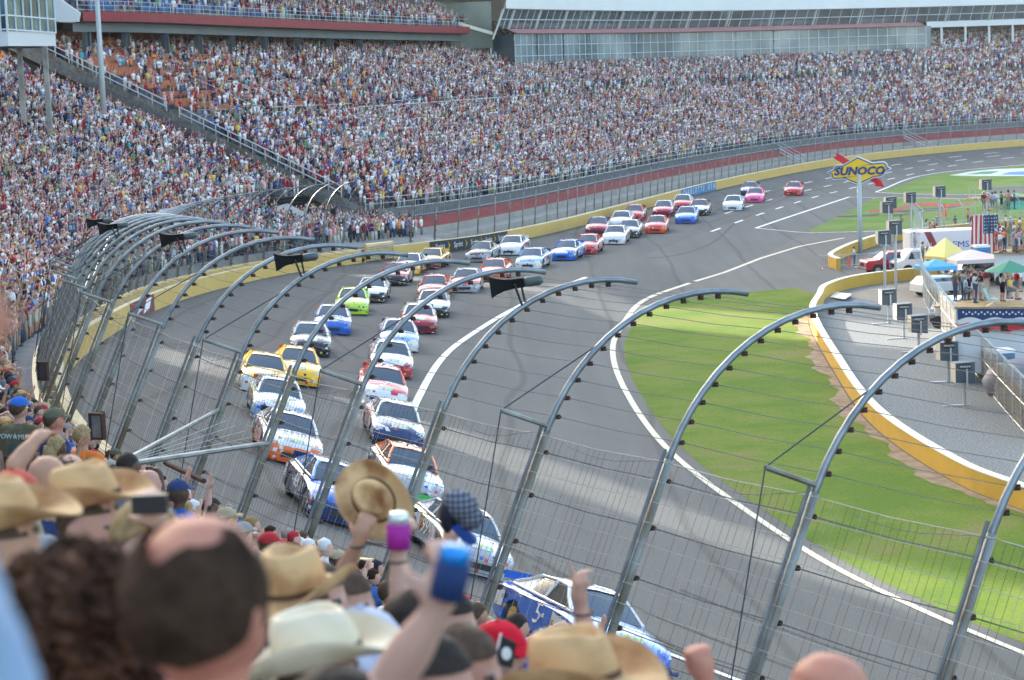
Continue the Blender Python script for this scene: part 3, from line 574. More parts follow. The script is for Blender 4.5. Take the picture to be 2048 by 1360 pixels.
for z, o in ((25.0, 36.0),): 
    b = MB(); b.tube([np.array([*WP(i, o-.05)[:2], z]) for i in np.arange(314, 505, 5)], .07, 4); b.build('transom', M['mull'], su)
M['wpan'] = mat('white panel', (.72, .74, .76), .5, noise=.05, scale=.2)
wal('fascia', [(35.4, 26.4), (34.9, 26.5), (34.9, 29.6), (37, 29.7)], 314, 386, 4, M['wpan'], su)
wal('fascia', [(35.4, 26.4), (34.9, 26.5), (34.9, 28.35), (37, 28.4), (45, 28.4)], 386, 505, 4, M['wpan'], su)
wal('fascia', [(34.8, 28.3), (34.8, 29.4), (37, 29.4)], 431, 440, 3, M['wpan'], su)
wal('roof_deck', [(37, 29.7), (37, 35), (58, 35), (58, 10)], 316, 384, 4, M['wpan'], su); wal('rear_wall', [(45, 28.4), (58, 28.4), (58, 10)], 384, 505, 4, M['wpan'], su)
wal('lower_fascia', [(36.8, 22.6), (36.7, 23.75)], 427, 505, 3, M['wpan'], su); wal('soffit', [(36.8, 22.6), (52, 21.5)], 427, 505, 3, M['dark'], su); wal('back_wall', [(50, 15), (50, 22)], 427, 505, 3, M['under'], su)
for i in np.arange(430.5, 503, 5.1):
    b = MB(); p = WP(i, 37.2); b.box((p[0], p[1], 20), (.42, .42, 6)); b.build('column', M['wpan'], su)
# sloping white end frame where deck and suites meet
b = MB(); A0 = np.array([*WP(313.5, 36.9)[:2], 22.2]); A1 = np.array([*WP(316, 34.5)[:2], 30]); b.box((A0+A1)/2, (.25, 1.2, np.linalg.norm(A1-A0)), ax=((1, 0, 0), (0, 1, 0), (A1-A0)/np.linalg.norm(A1-A0))); b.build('end_frame', M['cream2'], su)
b = MB(); A0 = np.array([*WP(314, 37)[:2], 23]); A1 = np.array([*WP(305, 49)[:2], 27.8]); d_ = (A1-A0)/np.linalg.norm(A1-A0); b.box((A0+A1)/2, (np.linalg.norm(A1-A0), .3, .5), ax=(d_, np.cross([0, 0, 1], d_), (0, 0, 1))); b.build('stair_stringer', M['cream2'], su)
b = MB(); b.add([np.array([*WP(311, 44)[:2], 21]), np.array([*WP(314, 37.2)[:2], 21]), np.array([*WP(314, 37.2)[:2], 27.6]), np.array([*WP(311, 44)[:2], 27.6])], [(0, 1, 2, 3)]); b.build('stair_glass', M['mirror2'], su)
# press box on columns at the upper left
pb = thing('press_box', 'white clad press box with tall blue tinted windows on steel columns at the top left', 'building', at_d(60, 90, 196))
e = np.array([np.cos(R(-8)), np.sin(R(-8)), 0]); f_ = np.array([-.35, .94, 0])
c0 = at_d(-60, 92, 190); c1 = at_d(16, 82, 190); c2 = at_d(112, 88, 199); zb = 21.6
def pq(p, z): return np.array([p[0], p[1], z])
GL = mat('blue tinted window', (.16, .30, .38), .06, .7, noise=.6, scale=.35, detail=6, contrast=.1)
for a, c in ((c0, c1), (c1, c2)):
    b = MB(); b.add([pq(a, zb), pq(c, zb), pq(c, zb+1.25), pq(a, zb+1.25)], [(0, 1, 2, 3)]); b.build('cladding', mat('ribbed white cladding', (.66, .68, .7), .5), pb)
    b = MB(); b.add([pq(a, zb+1.25), pq(c, zb+1.25), pq(c, zb+7), pq(a, zb+7)], [(0, 1, 2, 3)]); b.build('window', GL, pb)
    n_ = (c-a)/np.linalg.norm(c-a); q_ = np.array([n_[1], -n_[0], 0])
    b = MB()
    for t in np.linspace(0, 1, 7): b.box(pq(a+(c-a)*t+q_*.06, zb+3.6), (.12, .12, 4.8))
    for z in (1.3, 2.5): b.box(pq((a+c)/2+q_*.06, zb+z), (np.linalg.norm(c-a), .12, .12), ax=(n_, q_, (0, 0, 1)))
    b.build('window_frame', M['mull'], pb)
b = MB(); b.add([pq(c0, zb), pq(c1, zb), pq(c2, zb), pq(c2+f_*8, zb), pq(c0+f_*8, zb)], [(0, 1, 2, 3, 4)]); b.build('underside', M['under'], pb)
b = MB(); b.add([pq(c2, zb), pq(c2+f_*8, zb), pq(c2+f_*8, zb+7), pq(c2, zb+7)], [(0, 1, 2, 3)]); b.add([pq(c0, zb+7), pq(c1, zb+7), pq(c2, zb+7), pq(c2+f_*8, zb+7), pq(c0+f_*8, zb+7)], [(0, 1, 2, 3, 4)]); b.build('side_cladding', M['wpan'], pb)
for px in (42, 93):
    p = at_d(px, 150, 197); b = MB(); b.box((p[0], p[1], zb/2+6), (.42, .42, zb-12)); b.build('column', mat('weathered white column', (.42, .40, .36), .7, noise=.5, scale=.8), pb)
# ribbed white gable joining the press box and the deck
gb = thing('stair_gable', 'white ribbed gable end between the press box and the red fascia', 'wall', at_d(130, 30, 212))
b = MB(); b.prism([at_d(x, y, 214) for x, y in ((108, -20), (126, 3), (158, 25), (155, 43), (122, 44), (108, 38))], (0, 1.0, 0)); b.build('panel', M['wpan'], gb)
lp = thing('light_pole', 'tall pale grey floodlight pole standing in the near grandstand', 'pole', at_d(207, 225, 196))
b = MB(); p = at_d(207, 212, 196); b.tube([(p[0], p[1], p[2]-.6), (p[0], p[1], 22), (p[0], p[1], 48)], [.26, .22, .16], 12); b.build('shaft', mat('pale grey pole', (.55, .60, .62), .5), lp, smooth=True)
b = MB(); b.box((p[0], p[1], 48.2), (4.5, .3, .3)); b.build('lamp_bar', M['steel'], lp)
# ------------------------------------------------------------------ spectators too many to tell apart: one mesh
SHIRT = [((.74, .74, .76), 44), ((.025, .03, .06), 19), ((.34, .025, .04), 13), ((.15, .02, .05), 5), ((.22, .23, .24), 9), ((.06, .16, .42), 7), ((.66, .36, .36), 9), ((.42, .36, .26), 6), ((.75, .25, .05), 2), ((.75, .55, .12), 3), ((.08, .26, .12), 2), ((.05, .38, .45), 2), ((.1, .05, .16), 3), ((.38, .46, .6), 6)]
HAT = [((.7, .7, .7), 14), ((.03, .03, .04), 10), ((.35, .03, .04), 5), ((.45, .38, .25), 6), ((.05, .1, .3), 4)]
HAIR = [((.035, .022, .015), 5), ((.10, .06, .035), 4), ((.28, .19, .09), 2), ((.3, .28, .26), 1)]
SKIN = [(.56, .33, .25), (.62, .38, .30), (.50, .28, .20), (.44, .23, .16), (.13, .065, .04)]
PANT = [(.05, .08, .15), (.33, .28, .20), (.04, .04, .05), (.16, .17, .18), (.55, .54, .5)]
def pick(L): return rnd.choices([a for a, _ in L], [c for _, c in L])[0]
def lp_person(pose):
    """coarse figure facing -y, returns verts, quads/tris, colour slot per face: 0 shirt 1 skin 2 hair/hat 3 trousers"""
    b = MB()
    b.tube([(0, 0, .78), (0, 0, 1.0), (0, .01, 1.30), (0, .01, 1.42), (0, 0, 1.48)], [.17, .165, .20, .15, .06], 6, 0)
    for p in range(len(b.v)): x, y, z = b.v[p]; b.v[p] = (x*1.12, y*.68, z)
    b.ell((0, -.01, 1.60), (.082, .10, .125), 6, 4, 1); b.ell((0, .012, 1.645), (.09, .108, .10), 6, 3, 2)
    for s in (-1, 1):
        b.tube([(s*.09, 0, .02), (s*.10, 0, .82)], [.06, .095], 4, 3)
        if pose == 0: A = [(s*.21, 0, 1.40), (s*.27, .02, 1.12), (s*.24, -.08, .86)]
        elif pose == 1: A = [(s*.21, 0, 1.40), (s*.32, -.10, 1.62), (s*.22, -.16, 1.95)] if s > 0 else [(s*.21, 0, 1.40), (s*.27, .02, 1.12), (s*.24, -.08, .86)]
        elif pose == 2: A = [(s*.21, 0, 1.40), (s*.30, -.08, 1.68), (s*.26, -.10, 2.0)]
        elif pose == 3: A = [(s*.21, 0, 1.40), (s*.29, -.16, 1.22), (s*.09, -.24, 1.50)]
        else: A = [(s*.21, 0, 1.40), (s*.28, -.02, 1.14), (s*.02, -.24, 1.18)]
        m_ = [A[0], [(A[0][q]+A[1][q])/2 for q in range(3)]]
        b.tube([A[0], [(A[0][q]*.3+A[1][q]*.7) for q in range(3)]], [.065, .06], 4, 0); b.tube([[(A[0][q]*.3+A[1][q]*.7) for q in range(3)], A[1], A[2]], [.045, .042, .035], 4, 1)
    return b
LPT = []
for q in range(5):
    b = lp_person(q); tr = [];
    for f, m_ in zip(b.f, b.m):
        for a in range(1, len(f)-1): tr.append((f[0], f[a], f[a+1], m_))
    tr = np.array(tr); LPT.append((np.array(b.v), tr[:, :3], tr[:, 3]))
def crowd_mesh(name, label, seatsl, wf=.45):
    V = []; FF = []; CC = []; off = 0
    for (p, ang, sc, pose) in seatsl:
        v, f, m_ = LPT[pose]; c, s = math.cos(ang), math.sin(ang)
        vv = np.empty_like(v); vv[:, 0] = (v[:, 0]*c-v[:, 1]*s)*sc+p[0]; vv[:, 1] = (v[:, 0]*s+v[:, 1]*c)*sc+p[1]; vv[:, 2] = v[:, 2]*sc+p[2]
        sh_ = pick(SHIRT); sh_ = pick(SHIRT) if sh_[0] > .7 and rnd.random() < wf else sh_
        cols = np.array([sh_, rnd.choices(SKIN, [5, 4, 3, 2, 1])[0], pick(HAT) if rnd.random() < .52 else pick(HAIR), rnd.choice(PANT)])*rnd.uniform(.9, 1.18)
        V.append(vv); FF.append(f+off); CC.append(cols[m_]); off += len(v)
    V = np.concatenate(V); FF = np.concatenate(FF); CC = np.concatenate(CC)
    me = bpy.data.meshes.new(name); me.vertices.add(len(V)); me.vertices.foreach_set('co', V.astype(np.float32).ravel())
    me.loops.add(FF.size); me.loops.foreach_set('vertex_index', FF.astype(np.int32).ravel()); me.polygons.add(len(FF)); me.polygons.foreach_set('loop_start', np.arange(0, FF.size, 3, dtype=np.int32))
    a = me.attributes.new('tone', 'FLOAT_COLOR', 'FACE'); a.data.foreach_set('color', np.concatenate([CC, np.ones((len(CC), 1))], 1).astype(np.float32).ravel())
    me.update(calc_edges=True); me.validate()
    m_ = MATS.get('crowd cloth')
    if not m_:
        m_ = mat('crowd cloth', (.5, .5, .5), .85); n = m_.node_tree; at = n.nodes.new('ShaderNodeAttribute'); at.attribute_name = 'tone'; n.links.new(at.outputs[0], n.nodes['Principled BSDF'].inputs['Base Color']); n.nodes['Principled BSDF'].inputs['Specular IOR Level'].default_value = .15
    me.materials.append(m_); o = bpy.data.objects.new(name, me); COL.objects.link(o); return tag(o, label, 'crowd', kind='stuff')
def face_ang(i): n = -NS[int(i)]; return math.atan2(n[1], n[0])+math.pi/2
def seat_list(S, i0, i1, o0, o1, prob, row=.85, col=.52):
    L = []; o = o0
    while o < o1:
        i = i0+rnd.random()*.5
        while i < i1:
            # plan spacing stretches with the curve, so step by true distance along this row
            a = S(i, o); c = S(min(i+1, NW-2), o); d = max(.15, math.hypot(c[0]-a[0], c[1]-a[1]))
            if rnd.random() < prob(i, o):
                x, y, z = proj(a+[0, 0, 1.6])
                if z > 3 and -60 < x < 2110 and -60 < y < 1500: L.append((S(i, o+.4+rnd.uniform(-.15, .15)), i, o, x, y, z))
            i += col/d*rnd.uniform(.85, 1.2)
        o += row
    return L
def floorz(S, i, o, o0, row=.85): return S(i, o0+row*int((o-o0)/row+1e-6))[2]
LA = seat_list(SA, 14, 190.5, 1.6, 46, lambda i, o: .1 if (i % 19 < .9 and i > 95) else .97)+[q for q in seat_list(SA, 191, 200.3, 11.8, 46, lambda i, o: .97)]
def pB(i, o):
    if o > 44.3 and i < 317: return 0
    if (i % 17.5) < .9 and o > 7.5: return .12
    cl = .5+.5*math.sin(i*.37+1.3*math.sin(o*.31))*math.sin(o*.53+.8*math.sin(i*.21))
    if rnd.random() > .86+.14*cl: return .5
    if 25.3 < o < 27.2: return .25
    if o > 27 and i < 290: return float(np.interp(i, [203, 230, 290], [.24, .5, .82]))
    return .95
LB = seat_list(SB, 202.5, 470, 6.6, 50, pB)
def pose_r(): return rnd.choices([0, 1, 2, 3, 4], [34, 20, 7, 16, 23])[0]
def to_seats(L, S, o0): return [((p[0], p[1], floorz(S, i, o, o0)), face_ang(i)+rnd.gauss(0, .25), rnd.uniform(.92, 1.08), pose_r() if z > 75 else rnd.choice((0, 3, 4, 4))) for p, i, o, x, y, z in L]
# the spectators nearest the camera in the near stand are individuals (built further down); the rest are the mass
LA.sort(key=lambda q: q[5]); NEAR_N = 205
HORZ = np.full(520, 1370.0); NEAR = []; far_ = []
EXPL = [(38, 812, 26, 92, 60), (165, 868, 27, 45, 90), (258, 928, 20.5, 45, 50), (300, 962, 18.5, 50, 50), (357, 980, 20, 40, 70), (108, 835, 25.5, 38, 50), (115, 890, 24, 40, 40)]   # places kept free for people set one by one
for q in LA:
    if any(q[5] < e[2]+1.2 and abs(q[3]-e[0]) < e[3] and e[1]-45 < q[4] < e[1]+e[4]*2.2 for e in EXPL): continue
    if q[5] < 21 or q[3] < -50: continue
    s_ = F/q[5]; a, c = int(max(0, (q[3]-.16*s_)//4)), int(min(519, max(0, (q[3]+.16*s_)//4)))
    vis = c >= a and q[3] > -8 and q[4]-.1*s_ < np.mean(HORZ[a:c+1])-.05*s_
    if len(NEAR) < NEAR_N and vis:
        NEAR.append(q); HORZ[a:c+1] = np.minimum(HORZ[a:c+1], q[4]-.12*s_); e = int(.1*s_/4); HORZ[max(0, a-e):c+1+e] = np.minimum(HORZ[max(0, a-e):c+1+e], q[4]+.15*s_)
    elif q[5] > 30 and q[4] < 1420: far_.append(q)
crowd_mesh('crowd', 'dense crowd of spectators standing in the near grandstand beyond the first rows', to_seats(far_, SA, 1.6))
crowd_mesh('crowd', 'dense crowd of spectators filling the far grandstand', to_seats(LB, SB, 6.6), .25)
LD = seat_list(SD_, 204, 313, 40.25, 51, lambda i, o: .35 if i < 250 else .7)
crowd_mesh('crowd', 'spectators scattered over the upper deck behind the rail', [((p[0], p[1], SD_(i, o)[2]), face_ang(i), 1, pose_r()) for p, i, o, x, y, z in LD])
LR = seat_list(lambda i, o: np.array([*WP(i, o)[:2], 28.4]), 388, 470, 35.6, 39, lambda i, o: .7 if not 430 < i < 441 else 0)
crowd_mesh('crowd', 'spectators standing on the white roof of the suite building', [((p[0], p[1], 28.4), face_ang(i), 1, pose_r()) for p, i, o, x, y, z in LR])
LG = seat_list(lambda i, o: np.array([*WP(i, o)[:2], WP(i, 0)[2]-.3+.2*o]), 191, 206, 3, 11, lambda i, o: .8)
crowd_mesh('crowd', 'spectators gathered at the gap between the two grandstands', [((p[0], p[1], p[2]), face_ang(i), 1, pose_r()) for p, i, o, x, y, z in LG])
b = MB(); b.grid([[WP(i, o, -.35+.2*o) for o in (1, 8, 12)] for i in (188, 194, 200, 206)]); tag(b.build('concourse', M['conc']), kind='structure')
# ------------------------------------------------------------------ people
def V3(*a): return np.array(a, float)
def hand_caps(w, d, n, mode, side=1):
    """capsules of a five-fingered hand: wrist w, forearm direction d, palm normal n"""
    d = d/np.linalg.norm(d); n = n-d*(n@d); n /= np.linalg.norm(n); s = np.cross(d, n)*side; C_ = [(w, w+d*.045, .027, .033, 1), (w+d*.03-s*.02, w+d*.085-s*.026, .018, .014, 1), (w+d*.03+s*.02, w+d*.088+s*.024, .018, .014, 1), (w+d*.05, w+d*.088, .022, .016, 1)]
    for k_, L in zip((-1.5, -.5, .5, 1.5), (.060, .074, .080, .072)):
        b0 = w+d*.088+s*.0215*k_; sp = s*.09*k_
        if mode == 'open': d1 = d+sp; d2 = d+sp+n*.18
        elif mode == 'relaxed': d1 = d+n*.45+sp*.6; d2 = d*.7+n*.9
        elif mode == 'grip': d1 = d*.45+n*.9; d2 = -d*.75+n*.45
        elif mode == 'fist': d1 = d*.25+n*.95; d2 = -d*.95+n*.1
        elif mode == 'point': d1, d2 = ((d, d) if k_ == 1.5 else ((d*.75+n*.7, n*.9-d*.1) if k_ > -1 else (d*.3+n*.95, -d*.9+n*.2)))
        d1 = d1/np.linalg.norm(d1); d2 = d2/np.linalg.norm(d2); m_ = b0+d1*L*.52; C_ += [(b0, m_, .0108, .010, 1), (m_, m_+d2*L*.48, .010, .0085, 1)]
    t0 = w+d*.02+s*.022
    if mode in ('grip',): a, b_ = s*.75+d*.45+n*.5, d*.5+n*.9
    elif mode in ('fist', 'point'): a, b_ = s*.35+d*.75+n*.5, -s*.75+d*.5+n*.4
    else: a, b_ = s*.85+d*.55+n*.15, s*.3+d*.9+n*.1
    a /= np.linalg.norm(a); b_ /= np.linalg.norm(b_); C_ += [(t0, t0+a*.045, .016, .0125, 1), (t0+a*.045, t0+a*.045+b_*.032, .0125, .010, 1)]
    return C_
def body_caps(armL, armR, shorts=True, sit=False, sleeve=.62, wide=1.0, head=True, legs=True):
    """armL/armR: (elbow, wrist, hand direction or None, palm normal, mode); figure faces -y, 1.75 m tall"""
    C_ = []
    for s in (-1, 1):
        C_ += [(V3(s*.075*wide, 0, .94), V3(s*.085*wide, .01, 1.10), .125*wide, .118*wide, 2 if True else 0), (V3(s*.08*wide, .005, 1.10), V3(s*.105*wide, .01, 1.34), .118*wide, .108, 0), (V3(s*.06, .01, 1.41), V3(s*.175, .01, 1.405), .07, .068, 0)]
        if legs:
            if sit: kn, an = V3(s*.12, -.42, .90), V3(s*.13, -.45, .46)
            else: kn, an = V3(s*.105, -.01, .49), V3(s*.115, .02, .09)
            hp = V3(s*.095, 0, .90)
            mid = hp*.1+kn*.9
            C_ += [(hp, mid, .102, .068, 2), (mid, kn, .062, .056, 1 if shorts else 2), (kn, kn*.6+an*.4, .055, .056, 1 if shorts else 2), (kn*.6+an*.4, an, .056, .037, 1 if shorts else 2), (an+V3(0, .03, -.04), an+V3(s*.01, -.15, -.05), .043, .033, 3)]
    C_ += [(V3(0, .01, 1.12), V3(0, .015, 1.38), .125*wide, .115, 0), (V3(0, .015, 1.44), V3(0, -.005, 1.55), .058, .054, 1)]
    if head:
        C_ += [(V3(0, .012, 1.625), V3(0, .005, 1.672), .090, .088, 1), (V3(0, -.03, 1.60), V3(0, -.02, 1.68), .070, .068, 1), (V3(0, -.045, 1.565), V3(0, -.03, 1.56), .043, .05, 1), (V3(0, -.102, 1.635), V3(0, -.112, 1.608), .008, .013, 1)]
        for s in (-1, 1): C_ += [(V3(s*.089, .012, 1.64), V3(s*.089, .01, 1.605), .017, .012, 1), (V3(s*.03, -.096, 1.64), V3(s*.034, -.096, 1.64), .008, .008, 4)]
        C_ += [(V3(-.02, -.098, 1.575), V3(.02, -.098, 1.575), .006, .006, 5)]
    for s, A in ((-1, armL), (1, armR)):
        if A is None: continue
        sh = V3(s*.195, .01, 1.40); el, wr = V3(*A[0]), V3(*A[1]); sl = sh*(1-sleeve)+el*sleeve
        C_ += [(sh, sl, .062, .052, 0), (sl, el, .044, .040, 1), (el, el*.55+wr*.45, .041, .040, 1), (el*.55+wr*.45, wr, .040, .026, 1)]
        d = wr-el if A[2] is None else V3(*A[2]); C_ += hand_caps(wr, d, V3(*A[3]), A[4], s*(1 if True else 1))
    return C_
def caps_mesh(C_, name, vox=.014, extra=None):
    b = MB()
    for a, c, r0, r1, sl in C_:
        L = np.linalg.norm(c-a)
        if L < 1e-6: b.ell(a, (r0, r0, r0), 10, 8); continue
        t = (c-a)/L; n = 12 if r0 > .03 else 8
        pts = [a-t*r0*math.cos(q) for q in (0.0, .5, 1.0)]+[a, c]+[c+t*r1*math.cos(q) for q in (1.0, .5, 0.0)]
        rr = [r0*math.sin(q)+.0008 for q in (0.0, .5, 1.0)]+[r0, r1]+[r1*math.sin(q)+.0008 for q in (1.0, .5, 0.0)]
        b.tube(pts, rr, n)
    me = bpy.data.meshes.new('tmp'); me.from_pydata(b.v, [], b.f); bm = bmesh.new(); bm.from_mesh(me); bmesh.ops.recalc_face_normals(bm, faces=bm.faces); bm.to_mesh(me); bm.free()
    o = bpy.data.objects.new('tmp', me); COL.objects.link(o); md = o.modifiers.new('r', 'REMESH'); md.mode = 'VOXEL'; md.voxel_size = vox; md.use_smooth_shade = True
    m2 = o.modifiers.new('s', 'CORRECTIVE_SMOOTH' if False else 'SMOOTH'); m2.factor = .5; m2.iterations = 2
    dg = bpy.context.evaluated_depsgraph_get(); out = bpy.data.meshes.new_from_object(o.evaluated_get(dg)); bpy.data.objects.remove(o)
    out.name = name; n = len(out.polygons); cen = np.empty(n*3); out.polygons.foreach_get('center', cen); cen = cen.reshape(-1, 3)
    best = np.full(n, 1e9); sl = np.zeros(n, np.int32)
    for a, c, r0, r1, k_ in C_:
        ab = c-a; L2 = ab@ab+1e-12; t = np.clip(((cen-a)@ab)/L2, 0, 1); dd = np.linalg.norm(cen-a-t[:, None]*ab, axis=1)-(r0+(r1-r0)*t)
        if k_ in (4, 5): dd -= .004
        m_ = dd < best; best[m_] = dd[m_]; sl[m_] = k_
    out.materials.clear()
    for q in range(6): out.materials.append(SLOT0[q])
    out.polygons.foreach_set('material_index', sl); out.polygons.foreach_set('use_smooth', [True]*n); out.update(); return out
def cloth(name, c): return mat(name, c, .85, noise=.22, scale=9, bump=.15, spec=.2, contrast=.25)
def skinm(name, c): return mat(name, c, .55, noise=.12, scale=14, spec=.35)
SKM = [skinm('fair skin', (.52, .29, .22)), skinm('tanned skin', (.46, .25, .165)), skinm('light skin', (.58, .36, .28)), skinm('sunburnt skin', (.52, .22, .15)), skinm('dark brown skin', (.10, .05, .033))]
SLOT0 = [cloth('plain cloth', (.6, .6, .6)), SKM[0], cloth('plain trousers', (.1, .12, .2)), mat('shoe leather', (.05, .05, .05), .6), mat('eye', (.03, .02, .02), .3), mat('lips', (.35, .11, .10), .5)]
SHC = {'white': (.72, .72, .74), 'black': (.025, .025, .03), 'navy blue': (.03, .05, .13), 'red': (.42, .03, .04), 'dark red': (.20, .03, .05), 'grey': (.26, .27, .29), 'royal blue': (.03, .12, .45), 'light blue': (.30, .42, .60), 'pink': (.62, .30, .33), 'tan': (.42, .36, .25), 'olive green': (.13, .12, .07), 'yellow': (.72, .52, .10), 'orange': (.80, .20, .04), 'green': (.06, .28, .12), 'teal': (.03, .34, .38), 'purple': (.16, .06, .26)}
SHW = [30, 10, 9, 9, 5, 10, 6, 6, 5, 6, 4, 3, 2, 3, 2, 2]
CAPC = {'white': (.72, .72, .72), 'black': (.025, .025, .03), 'red': (.45, .03, .04), 'navy': (.03, .05, .14), 'tan': (.40, .33, .22), 'blue': (.03, .14, .50), 'grey': (.3, .3, .3), 'camouflage': (.12, .12, .08), 'yellow': (.7, .5, .08)}
HRC = {'dark': (.025, .017, .012), 'brown': (.085, .05, .03), 'blond': (.36, .25, .12), 'grey': (.30, .29, .28)}
TRC = {'blue jeans': (.06, .10, .19), 'khaki shorts': (.36, .30, .21), 'black shorts': (.03, .03, .035), 'grey shorts': (.2, .21, .22), 'white shorts': (.6, .6, .58)}
POSES = {
 'with arms at the sides': (((-.25, .03, 1.12), (-.24, -.06, .87), None, (1, 0, 0), 'relaxed'), ((.25, .03, 1.12), (.24, -.06, .87), None, (-1, 0, 0), 'relaxed')),
 'waving one raised arm': (((-.25, .03, 1.12), (-.22, -.10, .88), None, (1, 0, 0), 'relaxed'), ((.31, -.12, 1.60), (.24, -.20, 1.86), None, (0, -1, 0), 'open')),
 'raising both arms': (((-.33, -.10, 1.62), (-.28, -.16, 1.88), None, (0, -1, 0), 'open'), ((.33, -.10, 1.62), (.28, -.16, 1.88), None, (0, -1, 0), 'open')),
 'holding both hands up to the face': (((-.27, -.18, 1.25), (-.10, -.27, 1.50), (.3, .1, 1), (.7, .5, 0), 'grip'), ((.27, -.18, 1.25), (.10, -.27, 1.50), (-.3, .1, 1), (-.7, .5, 0), 'grip')),
 'with folded arms': (((-.27, -.03, 1.14), (-.02, -.22, 1.17), None, (0, 1, 0), 'relaxed'), ((.27, -.03, 1.14), (.02, -.25, 1.22), None, (0, 1, 0), 'relaxed')),
 'pointing ahead with one arm': (((-.25, .03, 1.12), (-.22, -.10, .88), None, (1, 0, 0), 'relaxed'), ((.26, -.24, 1.42), (.22, -.48, 1.52), None, (0, 0, -1), 'point')),
 'with hands on hips': (((-.40, .05, 1.14), (-.20, -.06, 1.01), None, (0, .6, -.5), 'relaxed'), ((.40, .05, 1.14), (.20, -.06, 1.01), None, (0, .6, -.5), 'relaxed')),
 'clapping hands': (((-.26, -.12, 1.16), (-.05, -.32, 1.32), (.2, -.4, 1), (1, 0, 0), 'open'), ((.26, -.12, 1.16), (.05, -.32, 1.32), (-.2, -.4, 1), (-1, 0, 0), 'open')),
 'sitting': (((-.25, -.05, 1.14), (-.14, -.28, 1.04), None, (0, 0, -1), 'relaxed'), ((.25, -.05, 1.14), (.14, -.28, 1.04), None, (0, 0, -1), 'relaxed')),
}
BM = {}
for nm, (a, c) in POSES.items():
    for sh_ in (True, False): 
        if nm == 'sitting' and not sh_: continue
        BM[nm, sh_] = caps_mesh(body_caps(a, c, shorts=sh_, sit=nm == 'sitting'), 'person_body')
def shell(cx, cy, cz, rx, ry, rz, cut, n=18, m=10):
    """open-fronted shell of hair; cut(theta, z) says how far down it reaches"""
    b = MB(); rs = []
    for i in range(m+1):
        r_ = []
        for j in range(n):
            q = 2*math.pi*j/n; lim = cut(math.sin(q)); a = lim*i/m; j_ = 1+rnd.uniform(-.03, .03)
            r_.append((cx+rx*math.sin(a)*math.cos(q)*j_, cy+ry*math.sin(a)*math.sin(q)*j_, cz+rz*math.cos(a)*j_))
        rs.append(r_)
    b.grid(rs, closed=True); return b
HB = {'short': shell(0, .014, 1.655, .102, .111, .115, lambda s: 1.25+.95*max(0, s+.25)), 'long': shell(0, .014, 1.655, .105, .114, .117, lambda s: 1.25+1.3*max(0, s+.35))}
HB['long'].tube([(0, .085, 1.66), (0, .105, 1.56), (0, .115, 1.44), (0, .12, 1.34)], [.08, .085, .075, .03], 9)
HB['thin'] = shell(0, .014, 1.652, .099, .107, .106, lambda s: 1.25+.95*max(0, s+.25))
def capm():
    b = shell(0, .006, 1.668, .100, .113, .098, lambda s: 1.50, 18, 6); P = []
    for t in np.linspace(-1, 1, 9): P.append([(.078*t, -.095+.03*t*t, 1.678), (.075*t, -.185+.055*t*t, 1.668-.018*t*t)])
    b.grid(P); b.grid([[(a[0], a[1], a[2]-.006) for a in r_] for r_ in P]); b.ell((0, .006, 1.768), (.01, .01, .006), 6, 4); return b
def hatm(sc=1.0, n=40, curl=1.0):
    """straw cowboy hat: pinched crown, brim rolled up at the sides; centred on the head opening"""
    rs = []
    prof = [(0, .080), (.02, .078), (.040, .088), (.058, .118), (.070, .130), (.082, .122), (.092, .085), (.099, .03), (.102, .004), (.12, 0), (.15, 0), (.18, .002), (.198, .006), (.200, .001), (.18, -.004), (.15, -.006), (.12, -.006), (.096, -.002)]
    for r_, z in prof:
        row = []
        for j in range(n):
            q = 2*math.pi*j/n; cx, sy = math.cos(q), math.sin(q); k_ = max(0, (r_-.105)/.095); zz = z+curl*.075*k_**1.6*abs(cx)**2.2-.03*k_**1.5*abs(sy)**3
            ex = 1.0-.10*k_*abs(cx)*curl; pin = 1-.16*max(0, (z-.03)/.1)*max(0, -sy)**2*(abs(cx)**.5) if r_ < .1 else 1
            if r_ < .07 and r_ > 0: zz += .012*abs(cx)
            if .03 < r_ < .1 and z > .08: zz -= .02*max(0, -sy)**3+.0*sy
            row.append((r_*cx*.93*ex*pin*sc, r_*sy*1.16*sc, zz*sc))
        rs.append(row)
    b = MB(); b.grid(rs, closed=True); b.grid([[(x*1.02, y*1.02, z) for x, y, z in [(.100*math.cos(2*math.pi*j/n)*.93*sc, .100*math.sin(2*math.pi*j/n)*1.16*sc, zz*sc) for j in range(n)]] for zz in (.006, .024)], 1, closed=True); return b
def straw(name, c1, c2):
    m = mat(name, c1, .75); n = m.node_tree; b = n.nodes['Principled BSDF']; L = n.links.new; tc = n.nodes.new('ShaderNodeTexCoord')
    nz = n.nodes.new('ShaderNodeTexNoise'); nz.inputs['Scale'].default_value = 6; nz.inputs['Detail'].default_value = 3; L(tc.outputs['Object'], nz.inputs[0])
    wv = n.nodes.new('ShaderNodeTexWave'); wv.inputs['Scale'].default_value = 60; wv.bands_direction = 'Z'; L(tc.outputs['Object'], wv.inputs[0])
    cr = n.nodes.new('ShaderNodeValToRGB'); cr.color_ramp.elements[0].position = .36; cr.color_ramp.elements[1].position = .56; cr.color_ramp.elements[0].color = (*c2, 1); cr.color_ramp.elements[1].color = (*c1, 1); L(nz.outputs[0], cr.inputs[0]); L(cr.outputs[0], b.inputs['Base Color'])
    bp = n.nodes.new('ShaderNodeBump'); bp.inputs['Strength'].default_value = .3; bp.inputs['Distance'].default_value = .003; L(wv.outputs[0], bp.inputs['Height']); L(bp.outputs[0], b.inputs['Normal']); return m
STR = straw('tan straw', (.60, .38, .18), (.36, .18, .07)); STR2 = straw('cream straw', (.72, .64, .48), (.60, .50, .34)); STR3 = straw('brown edged straw', (.66, .42, .20), (.26, .11, .04))
